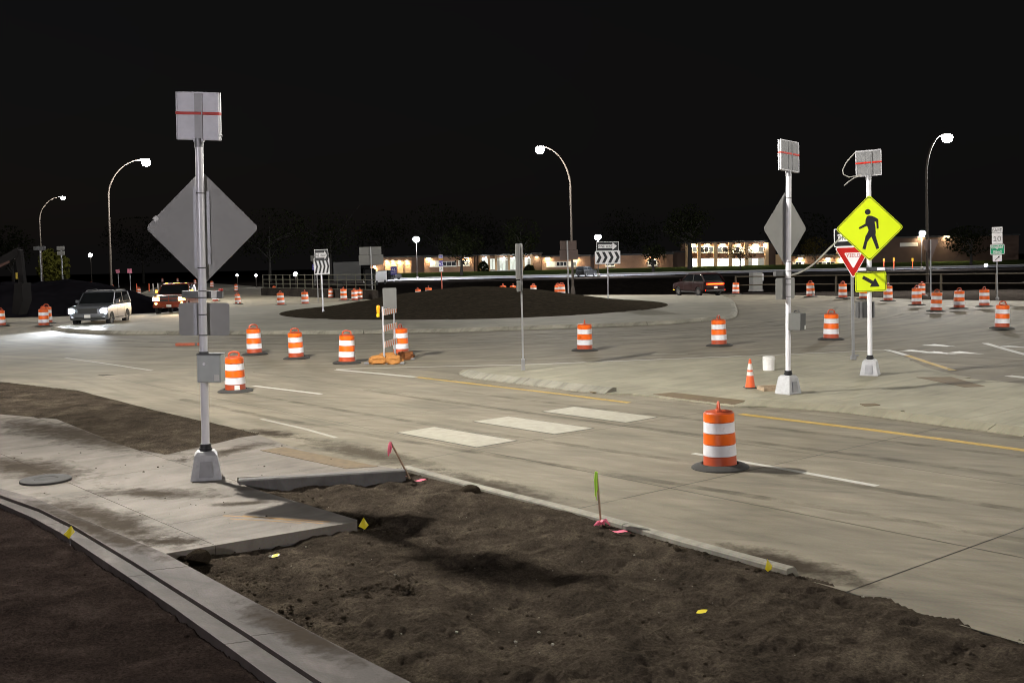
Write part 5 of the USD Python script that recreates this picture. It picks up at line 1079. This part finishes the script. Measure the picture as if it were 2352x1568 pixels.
part(t, 'stick', hull([L_(x, y) + (0, s * .2, 0) for x, y in ((36, 572), (50, 574), (58, 650), (46, 655), (40, 600)) for s in (-1, 1)]), 'machine_dark')
part(t, 'bucket', hull([L_(x, y) + (0, s * .6, 0) for x, y in ((44, 650), (60, 650), (63, 690), (52, 722), (38, 718), (42, 685)) for s in (-1, 1)]), 'machine_dark')
part(t, 'ram', bar(L_(2, 596), L_(40, 592), .07, 8), 'galv_dull'); part(t, 'stripe_panel', hull([L_(x, y) + (0, -.28 + d, 0) for x, y in ((-2, 610), (26, 598), (28, 603), (0, 616)) for d in (-.004, .01)]), 'machine_stripe')
part(t, 'hose_clamp', bx(.10, .06, .35, tuple(L_(43.5, 640) + (0, -.25, 0))), 'machine_yellow')
part(t, 'cab_body', bx(3.2, 2.6, 1.6, (-1.5, 0, 1.0), ch=.15), 'machine_dark'); part(t, 'cab', bx(1.2, 1.2, 1.5, (-.8, -.6, 2.6), ch=.1), 'car_glass'); part(t, 'track', bx(3.8, .6, .9, (-1.5, -1.2, 0), ch=.3), 'tyre'); part(t, 'track', bx(3.8, .6, .9, (-1.5, 1.2, 0), ch=.3), 'tyre')
# heap of dark soil behind the SUV
g = np.stack(np.meshgrid(np.linspace(-1, 1, 50), np.linspace(-1, 1, 30), indexing='ij'), -1).reshape(-1, 2); i, j = np.meshgrid(np.arange(49), np.arange(29), indexing='ij'); k = (i * 30 + j).ravel()
hc = at_ground(AT(95, 690, 78)[0], 78); hz = np.clip(1 - (g ** 2).sum(1), 0, 1) ** .6 * 2.2 * (.6 + .8 * meshkit.fbm(np.c_[g * 3, 0 * g[:, :1]], 4, 2)) - .1
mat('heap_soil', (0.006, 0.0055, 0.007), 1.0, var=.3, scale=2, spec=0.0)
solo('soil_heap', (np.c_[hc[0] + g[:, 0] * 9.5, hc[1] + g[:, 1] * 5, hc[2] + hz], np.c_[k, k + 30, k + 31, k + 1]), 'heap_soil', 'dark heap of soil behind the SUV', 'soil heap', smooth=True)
# ---- beyond the roundabout: railings, street, lawn, school, trees
mat('rail_metal', (0.050, 0.048, 0.030), 0.8, 0.0, var=.3, scale=4); mat('rail_wood', (0.055, 0.042, 0.024), 0.8, var=.3, scale=6)
def railing(name, pts, h, rails, step, m, label, post=.05, rail=.04, z0=0.0):
    L = LineString([tuple(p[:2]) for p in pts]); n = max(2, int(round(L.length / step))); P_ = [L.interpolate(L.length * k / n).coords[0] for k in range(n + 1)]
    zs = [float(terrain(*p)) + z0 for p in P_]; t = thing(name, label, 'railing')
    for p, z in zip(P_, zs): part(t, 'post', bx(post, post, h + .05, (p[0], p[1], z)), m)
    for f in rails: part(t, 'rail', tube([(p[0], p[1], z + h * f) for p, z in zip(P_, zs)], rail / 2, 6), m)
    return t
pl_ = [AT(602, 600, 118), AT(700, 600, 108), AT(780, 600, 101), AT(860, 600, 95)]
railing('railing', pl_, 1.35, (1, .66, .34, .04), 2.0, 'rail_metal', 'metal railing with three rails left of the grey sign backs', post=.07, rail=.07, z0=.75)
k0 = [tuple(p[:2]) for p in pl_]
solo('retaining_wall', slab(LineString(k0).buffer(.25, cap_style=2), .75, 1.0), 'black_soil', 'low dark wall that carries the left metal railing', 'wall')
railing('railing', [AT(x, 600, y) for x, y in ((1690, 88), (1800, 86.5), (1900, 85), (2050, 82.5), (2200, 79.5), (2352, 76.5), (2560, 72))], 1.35, (1, .52), 3.6, 'rail_wood', 'two rail fence with wide posts right of the dark car', post=.13, rail=.10)
railing('railing', [AT(x, 600, 105) for x in (120, 180, 240)], 1.2, (1, .5), 2.2, 'rail_metal', 'dark two rail railing above the SUV, below the line of drums', post=.06)
ST0, ST1 = 205.0, 233.0
mat('street_grey', (0.30, 0.30, 0.32), 0.8, var=.25, scale=.5, coords='position'); mat('kerb_far', (0.4, 0.39, 0.36), .8)
sp = Polygon([(-24, ST0), (-8, ST0 - 1), (150, ST0 + 2), (150, ST1 - 2), (-8, ST1), (-24, ST1)])
solo('street', sheet(sp, 0.0, seg=6), 'street_grey', kind='structure')
lw = Polygon([(-30, ST1), (150, ST1 - 2), (150, 262), (-30, 262)])
def lawn_h(x, y): return terrain(x, y) + 0.9 * np.clip((y - ST1 - 1) / 16, 0, 1) ** 1.2
solo('lawn', sheet(shapely.segmentize(lw, 4), 0.02, seg=4, h=lawn_h), 'lawn', kind='structure')
gxy = np.stack(np.meshgrid(np.linspace(-30, 150, 91), np.linspace(ST1 + .1, 262, 15), indexing='ij'), -1).reshape(-1, 2); i, j = np.meshgrid(np.arange(90), np.arange(14), indexing='ij'); k = (i * 15 + j).ravel()
solo('lawn', (np.c_[gxy, lawn_h(gxy[:, 0], gxy[:, 1]) + .06], np.c_[k, k + 15, k + 16, k + 1]), 'lawn', kind='structure', smooth=True)
solo('kerb', sweep(resample([(-24, ST1), (-8, ST1), (150, ST1 - 2)], 10), [(-.1, 0), (-.1, .14), (.1, .14), (.1, 0)]), 'kerb_far', kind='structure')
# parking lot lamps
def lot_lamp(x, y, Yd, label, r=.36, ground=None):
    q = AT(x, y, Yd); b = at_ground(q[0], Yd); h = q[2] - b[2]
    t = thing('lot_lamp', label, 'lamp post', b, 0, 'lamp posts by the school street')
    part(t, 'pole', cyl(.10, h, n=12, r2=.07), 'lamp_pole'); part(t, 'base', cyl(.28, .5, n=14), 'kerb_far')
    part(t, 'lamp_head', bx(.5, .6, .10, (0, -.3, h + .14), ch=.03), 'lamp_head')
    l = lathe([(0, -r), (r * .5, -r * .87), (r * .87, -r * .5), (r, 0), (r * .85, r * .4), (r * .5, r * .6), (0, r * .62)], 18); part(t, 'lens', tr(l, 0, -.3, h), 'lot_lamp')
lot_lamp(956, 549, 212, 'lamp post left of the school, above the arched niches', .62)
lot_lamp(1373, 543.5, 203, 'lamp post behind the right ONE WAY sign', .62)
lot_lamp(2117, 535, 200, 'lamp post left of the right street lamp pole, before the dark wall', .50)
glow('dot_lamp', (.95, .97, 1.0), 60.0)
for x, y, Yd, r, lab in ((208, 586, 190, .32, 'small far lamp post right of the yellow-green tree'), (545, 632, 165, .17, 'left one of two tiny far lamps right of the diamond sign'), (588, 632, 165, .18, 'right one of two tiny far lamps right of the diamond sign'), (679, 629.5, 150, .27, 'bright far lamp just above the left end of the metal railing'), (777, 629, 150, .16, 'tiny far lamp left of the dark box truck'), (2264, 609, 190, .26, 'far light between the right street lamp and the green street sign')):
    q = AT(x, y, Yd); b = at_ground(q[0], Yd); h = max(.5, q[2] - b[2]); t = thing('yard_lamp', lab, 'lamp', b)
    part(t, 'pole', cyl(.06, h, n=10), 'lamp_pole'); part(t, 'lens', tr(trimesh.creation.icosphere(2, r), 0, -.1, h), 'dot_lamp')

# ---- the school
GZ = 0.9                                                   # the building stands on the top of the lawn
FY = 253.0
gz0 = float(lawn_h(np.array(0.0), np.array(FY)))
def fx(x): return AT(x, 600, FY)[0]
def fz(y, x=1300): return AT(x, y, FY)[2]
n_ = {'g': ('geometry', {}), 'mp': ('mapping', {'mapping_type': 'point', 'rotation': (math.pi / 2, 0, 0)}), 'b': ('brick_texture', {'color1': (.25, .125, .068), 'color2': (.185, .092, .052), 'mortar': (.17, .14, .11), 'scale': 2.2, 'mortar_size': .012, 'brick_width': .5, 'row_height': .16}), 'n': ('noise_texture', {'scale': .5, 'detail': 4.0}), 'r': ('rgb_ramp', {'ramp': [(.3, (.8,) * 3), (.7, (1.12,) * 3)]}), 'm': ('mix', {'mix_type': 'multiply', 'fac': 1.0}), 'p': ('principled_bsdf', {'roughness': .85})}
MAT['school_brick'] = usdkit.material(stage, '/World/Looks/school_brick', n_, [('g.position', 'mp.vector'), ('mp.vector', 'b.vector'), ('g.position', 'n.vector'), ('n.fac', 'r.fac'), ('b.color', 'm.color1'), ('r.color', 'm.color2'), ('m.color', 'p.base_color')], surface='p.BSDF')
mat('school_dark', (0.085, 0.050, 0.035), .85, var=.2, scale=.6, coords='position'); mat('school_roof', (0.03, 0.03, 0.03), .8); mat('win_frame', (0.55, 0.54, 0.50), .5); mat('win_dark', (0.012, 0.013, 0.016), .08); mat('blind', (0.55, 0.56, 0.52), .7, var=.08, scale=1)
mat('pillar_tan', (0.52, 0.33, 0.17), .7, var=.1, scale=1)
glow('wall_lamp', (1.0, .80, .50), 380.0); glow('entrance_lamp', (.95, 1.0, .97), 40.0)
def lit(name, col, s, poster=False):
    n = {'g': ('geometry', {}), 'v': ('voronoi_texture', {'scale': .9}), 'h': ('hsv', {'saturation': .28 if poster else .08, 'value': 1.0}), 'm': ('mix', {'mix_type': 'multiply', 'fac': .65 if poster else .35, 'color1': col}), 'e': ('emission', {'strength': s})}
    MAT[name] = usdkit.material(stage, f'/World/Looks/{name}', n, [('g.position', 'v.vector'), ('v.color', 'h.color'), ('h.color', 'm.color2'), ('m.color', 'e.color')], surface='e.emission')
lit('lit_window', (1.0, .97, .86), 3.6, True); lit('lit_room', (.86, .92, .80), 1.0); lit('lit_dim', (.75, .72, .60), .42)
school = thing('school_building', 'long low brick school across the street with lit windows and a bright two storey hall', 'school', (0, 0, 0))
def wall(x0, x1, ytop, y0=FY, dep=9.0, m='school_brick', ybot=None):
    a, b = fx(x0), fx(x1); zt = fz(ytop, (x0 + x1) / 2); w = part(school, 'wall', bx(b - a, dep, zt - gz0 + .5, ((a + b) / 2, y0 + dep / 2, gz0 - .5)), m, smooth=False)
    part(school, 'roof_edge', bx(b - a + .5, dep + .6, .32, ((a + b) / 2, y0 + dep / 2, zt)), 'school_roof', smooth=False); return w
def window(x0, x1, y0, y1, glass, n=2, m='win_frame', y=FY, sill=True, head=False):
    a, b = fx(x0), fx(x1); xm = (x0 + x1) / 2; z1, z0 = fz(y0, xm), fz(y1, xm); w = b - a; h = z1 - z0; cx = (a + b) / 2
    fr = [bx(w, .16, .10, (cx, y - .06, z0)), bx(w, .16, .10, (cx, y - .06, z1 - .10)), bx(.10, .16, h - .2, (a + .05, y - .06, z0 + .1)), bx(.10, .16, h - .2, (b - .05, y - .06, z0 + .1))] + [bx(.07, .14, h - .2, (a + w * k / n, y - .06, z0 + .1)) for k in range(1, n)]
    if head: fr.append(bx(w - .2, .14, .07, (cx, y - .06, z1 - .55)))
    f = part(school, 'window', cat(*fr), m, smooth=False)
    for k in range(n): part(f, 'pane', bx(w / n - .12, .03, h - .2, (a + w * (k + .5) / n, y - .035, z0 + .1)), glass if isinstance(glass, str) else glass[k % len(glass)], smooth=False)
    if sill: part(f, 'sill', bx(w + .3, .35, .14, (cx, y - .14, z0 - .15)), 'win_frame', smooth=False)
def wlamp(x, y, yy=FY, w=.9):
    c = np.array([fx(x), yy - .55, fz(y, x)]); f = part(school, 'wall_lamp', bx(w + .2, .50, .10, (c[0], c[1] + .22, c[2] + .10)), 'school_roof', smooth=False)
    part(f, 'lamp', bx(w, .22, .05, (c[0], c[1], c[2] + .05)), 'wall_lamp', smooth=False)
# arched porch at the left end
wall(846, 944, 592, FY + 3)
for x in (858, 887, 901, 916, 934):
    a = fx(x) ; hw = .62 if x != 858 else .45; zb = gz0; zt = fz(601.5 if x != 858 else 614, x)
    p = Polygon([(a - hw, zb), (a + hw, zb), (a + hw, zt - hw)] + [(a + hw * math.cos(q), zt - hw + hw * math.sin(q)) for q in np.linspace(0, math.pi, 9)] + [(a - hw, zt - hw)])
    r_ = part(school, 'arch', plate(p, .06, FY + 2.9), 'pillar_tan', smooth=False)
    wlamp(x - 1.5, 600 if x != 858 else 613, FY + 2.9, .45)
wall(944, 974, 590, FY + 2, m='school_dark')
# first lit wing
wall(974, 1088, 590); wlamp(985, 594.5); wlamp(1072, 593.5)
window(988, 1012, 599, 612, ('blind', 'blind')); window(1014, 1048, 600, 611, 'win_dark', 3); window(1052, 1078, 598, 609.5, ('lit_dim', 'win_dark', 'lit_dim'), 3, head=True)
wall(1088, 1102, 588, FY + 1, m='school_dark')
for x in (1093, 1101): part(school, 'pilaster', bx(.5, .6, 3.6, (fx(x), FY + .7, gz0)), 'school_brick', smooth=False)
# entrance
wall(1102, 1224, 587, FY + 2.4)
for x0, x1, g, n in ((1105, 1122, 'lit_room', 2), (1124, 1138, 'lit_room', 2), (1170, 1186, 'lit_room', 2), (1189, 1202, 'lit_room', 1), (1205, 1219, ('lit_room', 'lit_dim'), 2)): window(x0, x1, 594, 620, g, n, y=FY + 2.4, sill=False, head=True)
window(1140, 1168, 592, 622, ('lit_dim', 'lit_room', 'lit_room', 'lit_dim'), 4, y=FY + 2.3, sill=False, head=True)
part(school, 'entrance_step', bx(fx(1200) - fx(1112), 2.6, .18, ((fx(1200) + fx(1112)) / 2, FY + 1.0, gz0)), 'kerb_far', smooth=False)
for x in (1104, 1123, 1139, 1169, 1187, 1203, 1221): part(school, 'pillar', bx(.45, .6, 3.7, (fx(x), FY + .6, gz0 - .1)), 'pillar_tan', smooth=False)
for x in (1113, 1154, 1178, 1211): e_ = part(school, 'ceiling_lamp', bx(.9, .5, .08, (fx(x), FY + 1.4, fz(592, x))), 'entrance_lamp', smooth=False)
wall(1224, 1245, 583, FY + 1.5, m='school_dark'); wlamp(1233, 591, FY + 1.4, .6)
# second lit wing
wall(1245, 1356, 589); wlamp(1258, 594); wlamp(1323, 593.5)
window(1255, 1276, 601, 612, ('blind', 'blind')); window(1278, 1302, 601, 611.5, 'win_dark', 3); window(1303, 1324, 600, 611.5, ('blind', 'lit_dim')) 
wall(1356, 1365, 590, FY + 1, m='school_dark')
# third wing
wall(1365, 1546, 586); wlamp(1402, 596); wlamp(1498, 591); window(1391, 1411, 600, 611, 'win_dark'); window(1488, 1509, 597, 609.5, 'win_dark')
for x0, x1 in ((1391, 1411), (1488, 1509)): part(school, 'vent', bx(fx(x1) - fx(x0) - .4, .1, .5, ((fx(x0) + fx(x1)) / 2, FY - .07, fz(617, x0))), 'school_dark', smooth=False)
wall(1546, 1580, 580, FY + .8, m='school_dark')
# two storey hall
wall(1580, 1764, 557, FY + 1.6)
for k, (x0, x1) in enumerate(((1582, 1604), (1609, 1642), (1647, 1676), (1681, 1713), (1718, 1758))):
    window(x0, x1, 567, 580, (('win_dark', 'lit_dim'), ('win_dark', 'win_dark', 'lit_dim'), ('lit_dim', 'win_dark'), ('blind', 'win_dark', 'blind'), ('blind', 'blind', 'lit_dim'))[k], (2, 3, 2, 3, 3)[k], y=FY + 1.6)
    window(x0 - 2, x1 + 1, 593, 622, ('lit_window', 'lit_window', 'lit_window', 'lit_window', ('lit_dim', 'lit_window', 'lit_dim'))[k], (2, 3, 3, 3, 3)[k], y=FY + 1.6, sill=False, head=True)
    wlamp((x0 + x1) / 2, 562.5, FY + 1.5, 1.2)
for x in (1579, 1606.5, 1644.5, 1678.5, 1715.5, 1762): part(school, 'column', bx(.75, .75, fz(557.5, x) - gz0, (fx(x), FY + .5, gz0)), 'pillar_tan', smooth=False)
part(school, 'upper_lamp', bx(.5, .3, .7, (fx(1757), FY - .1, fz(568, 1757))), 'entrance_lamp', smooth=False)
wall(1764, 1784, 559, FY + 1, m='school_dark')
# right wings
wall(1784, 1930, 588); wlamp(1838, 594); wlamp(1900, 594.5)
part(school, 'pilaster', bx(1.3, .3, 2.4, (fx(1788), FY - .2, gz0)), 'pillar_tan', smooth=False)
window(1820, 1847, 601, 612, ('blind', 'win_dark', 'win_dark', 'blind'), 4); window(1878, 1918, 601, 612, ('win_dark', 'lit_dim', 'win_dark', 'win_dark'), 4)
a = fx(1933); part(school, 'arch', plate(Polygon([(a - 1.4, gz0), (a + 1.4, gz0), (a + 1.4, gz0 + 2.2)] + [(a + 1.4 * math.cos(q), gz0 + 2.2 + 1.1 * math.sin(q)) for q in np.linspace(0, math.pi, 9)] + [(a - 1.4, gz0 + 2.2)]), .1, FY - .3), 'pillar_tan', smooth=False); wlamp(1932, 594, FY - .2, .6)
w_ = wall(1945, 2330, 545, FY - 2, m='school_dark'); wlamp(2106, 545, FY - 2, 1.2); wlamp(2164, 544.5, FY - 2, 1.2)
part(school, 'wall_letters', cat(*[bx(.45, .05, .8, (fx(2062 + 4.5 * k), FY - 2.03, fz(566, 2080))) for k in range(9)]), 'win_frame', smooth=False)

# ---- trees
mat('bark', (0.016, 0.013, 0.010), .9, var=.3, scale=6)
def leafm(name, col):
    n = {'o': ('geometry', {}), 'r': ('rgb_ramp', {'ramp': [(0, tuple(np.array(col) * .55)), (1, tuple(np.array(col) * 1.4))]}), 'd': ('diffuse_bsdf', {}), 't': ('translucent_bsdf', {}), 'x': ('mix_closure', {'fac': .3})}
    MAT[name] = usdkit.material(stage, f'/World/Looks/{name}', n, [('o.random_per_island', 'r.fac'), ('r.color', 'd.color'), ('r.color', 't.color'), ('d.BSDF', 'x.closure1'), ('t.BSDF', 'x.closure2')], surface='x.closure')
leafm('leaf_dark', (0.020, 0.024, 0.010)); leafm('leaf_yellow', (0.085, 0.085, 0.018)); leafm('leaf_autumn', (0.07, 0.055, 0.015))
def tree(x, ybase, Yd, ytop, wpx, label, leaf='leaf_dark', n=1500, seed=0, trunk=.35, crown0=.3, ls=.22, bare=False):
    rg = np.random.default_rng(seed); q = AT(x, ybase, Yd); b = np.array([q[0], Yd, float(lawn_h(np.array(q[0]), np.array(Yd))) if -30 < q[0] < 150 and ST1 < Yd < 262 else float(terrain(q[0], Yd))])
    h = AT(x, ytop, Yd)[2] - b[2]; rw = wpx / FPX * Yd / 2; t = thing('tree', label, 'tree', b)
    limbs = [tube([(0, 0, -.3), (.05, 0, h * .2), (rg.normal(0, .15), rg.normal(0, .15), h * .45), (rg.normal(0, .3), rg.normal(0, .3), h * .75)], [trunk, trunk * .8, trunk * .55, trunk * .18], 8)]
    tips = []
    for k in range(9 if not bare else 16):
        a = rg.uniform(0, 6.28); z0 = h * rg.uniform(crown0 * .8, .55); r1 = rw * rg.uniform(.45, .9); z1 = z0 + h * rg.uniform(.12, .38); e = (r1 * math.cos(a), r1 * math.sin(a), min(z1, h * .97))
        m_ = (e[0] * .45, e[1] * .45, z0 + (e[2] - z0) * .6); limbs.append(tube([(0, 0, z0), m_, e], [trunk * .38, trunk * .22, trunk * .06], 5)); tips += [m_, e]
        for _ in range(3 if bare else 1):
            e2 = np.array(e) + rg.normal(0, rw * .22, 3); limbs.append(tube([m_, e2], [trunk * .12, .015], 4)); tips.append(tuple(e2))
    part(t, 'trunk', cat(*limbs), 'bark')
    cl = np.array(tips + [(rg.normal(0, rw * .45), rg.normal(0, rw * .45), h * rg.uniform(crown0 + .1, .95)) for _ in range(22)])
    env = lambda z: rw * np.sqrt(np.clip(1 - ((z / h - (crown0 + 1) / 2) / ((1 - crown0) / 2 + .02)) ** 2, .02, 1))
    c = cl[rg.integers(0, len(cl), n)] + rg.normal(0, 1, (n, 3)) * np.array([rw * .20, rw * .20, h * .07])
    rr_ = np.linalg.norm(c[:, :2], axis=1); f_ = np.minimum(1, env(c[:, 2]) * rg.uniform(.85, 1.12, n) / np.maximum(rr_, .01)); c[:, :2] *= f_[:, None]; c[:, 2] = np.clip(c[:, 2], h * crown0 * .85, h)
    u = rg.normal(size=(n, 3)); u /= np.linalg.norm(u, axis=1)[:, None]; w = np.cross(u, rg.normal(size=(n, 3))); w /= np.linalg.norm(w, axis=1)[:, None]; s = ls * rg.uniform(.6, 1.5, n)[:, None]
    v = np.stack([c - u * s, c + w * s * .6, c + u * s, c - w * s * .6], 1).reshape(-1, 3); f = np.arange(4 * n).reshape(-1, 4)
    part(t, 'crown', (v, f), leaf, smooth=False)
for a in ((1060, 628, 240, 520, 105, 'dark tree with a slim trunk before the left lit school wing', 'leaf_dark', 1800, 1), (1198, 628, 243, 500, 90, 'dark tree before the right part of the school entrance', 'leaf_dark', 1600, 2), (1010, 620, 275, 470, 170, 'big dark tree behind the left school wing', 'leaf_dark', 1700, 3),
          (1585, 626, 244, 470, 110, 'large dark tree with a thick trunk left of the two storey hall', 'leaf_dark', 2400, 4, .6), (1450, 620, 275, 478, 150, 'dark tree behind the middle of the school', 'leaf_dark', 1700, 5), (1700, 626, 240, 556, 74, 'thin half bare tree before the two storey hall', 'leaf_autumn', 420, 6, .16, .35, .16, True),
          (1872, 626, 242, 545, 70, 'small tree with thin foliage between the right school windows', 'leaf_autumn', 700, 7, .2, .3, .18), (1840, 620, 280, 490, 170, 'dark tree behind the right school wing', 'leaf_dark', 1500, 8), (1500, 628, 236, 560, 60, 'slim dark tree between chevron sign and lone school window', 'leaf_dark', 700, 9),
          (125, 655, 165, 574, 66, 'yellow-green bushy tree at the far left under the pale signs', 'leaf_yellow', 2600, 10, .3, .12, .30), (620, 640, 235, 480, 190, 'large dark tree right of the diamond sign, barely visible', 'leaf_dark', 1800, 11), (760, 640, 250, 490, 170, 'wide dark tree behind the left chevron sign', 'leaf_dark', 1500, 12),
          (880, 630, 272, 482, 130, 'dark tree behind the arched porch', 'leaf_dark', 1400, 13), (330, 650, 260, 500, 180, 'dark tree mass left of the diamond sign', 'leaf_dark', 1500, 14), (2230, 625, 235, 520, 120, 'dark tree left of the green street sign', 'leaf_dark', 1500, 15), (30, 650, 200, 520, 110, 'dark tree at the left edge above the excavator', 'leaf_dark', 1400, 16), (1110, 610, 285, 485, 150, 'dark tree behind the school entrance', 'leaf_dark', 1500, 17)): tree(*a[:8], seed=a[8], **dict(zip(('trunk', 'crown0', 'ls', 'bare'), a[9:])))
def shrub(x, ybase, Yd, w, h, label, seed):
    rg = np.random.default_rng(seed); q = AT(x, ybase, Yd); b = np.array([q[0], Yd, float(lawn_h(np.array(q[0]), np.array(Yd)))]); rw = w / FPX * Yd / 2; hh = h / FPX * Yd; n = 500
    d = rg.normal(size=(n, 3)); d /= np.linalg.norm(d, axis=1)[:, None]; d[:, 2] = abs(d[:, 2]); c = d * rg.uniform(.6, 1, (n, 1)) ** .4 * np.array([rw, rw, hh]); u = rg.normal(size=(n, 3)) * .14; w_ = rg.normal(size=(n, 3)) * .12
    t = thing('shrub', label, 'shrub', b); part(t, 'foliage', (np.stack([c - u, c + w_, c + u, c - w_], 1).reshape(-1, 3), np.arange(4 * n).reshape(-1, 4)), 'leaf_dark', smooth=False); part(t, 'stem', cat(*[bar((0, 0, -.1), tuple(p * .8), .03, 4) for p in c[:12]]), 'bark')
shrub(1110, 623, 251.5, 26, 24, 'round dark shrub at the left side of the school entrance', 31); shrub(1216, 625, 251.5, 24, 13, 'low dark shrub at the right side of the school entrance', 32)
# orange markers on the lawn at the right
for x, y0, y1, lab in ((2030, 612, 628, 'left one of three far orange markers before the dark wall'), (2053, 610, 627, 'middle far orange marker with a yellow top'), (2096, 612, 627, 'right far orange marker, thin')):
    q = AT(x, 600, 215); b = at_ground(q[0], 215); k = FPX / 215; t = thing('marker_post', lab, 'marker', b); part(t, 'post', bx(.16, .08, (y1 - y0) / k + .6, (0, 0, 0)), 'cone_orange'); part(t, 'top', bx(.34, .10, .6, (0, 0, (y1 - y0) / k + .1)), 'sign_yellow')
for x, y, lab in ((313, 641, 'thin red delineator post left of the pickup'), (342, 645, 'red delineator post left of the pickup, first of three'), (351, 644, 'grey delineator post left of the pickup, middle of three'), (362, 644, 'grey delineator post left of the pickup, last of three')):
    b = at_ground(AT(x, y, 150)[0], 150); t = thing('delineator', lab, 'delineator', b); part(t, 'tube', cyl(.08, 1.1, n=12, r2=.06), 'cone_orange' if 'red' in lab else 'rail_white'); part(t, 'base', cyl(.22, .06, n=14), 'rubber')
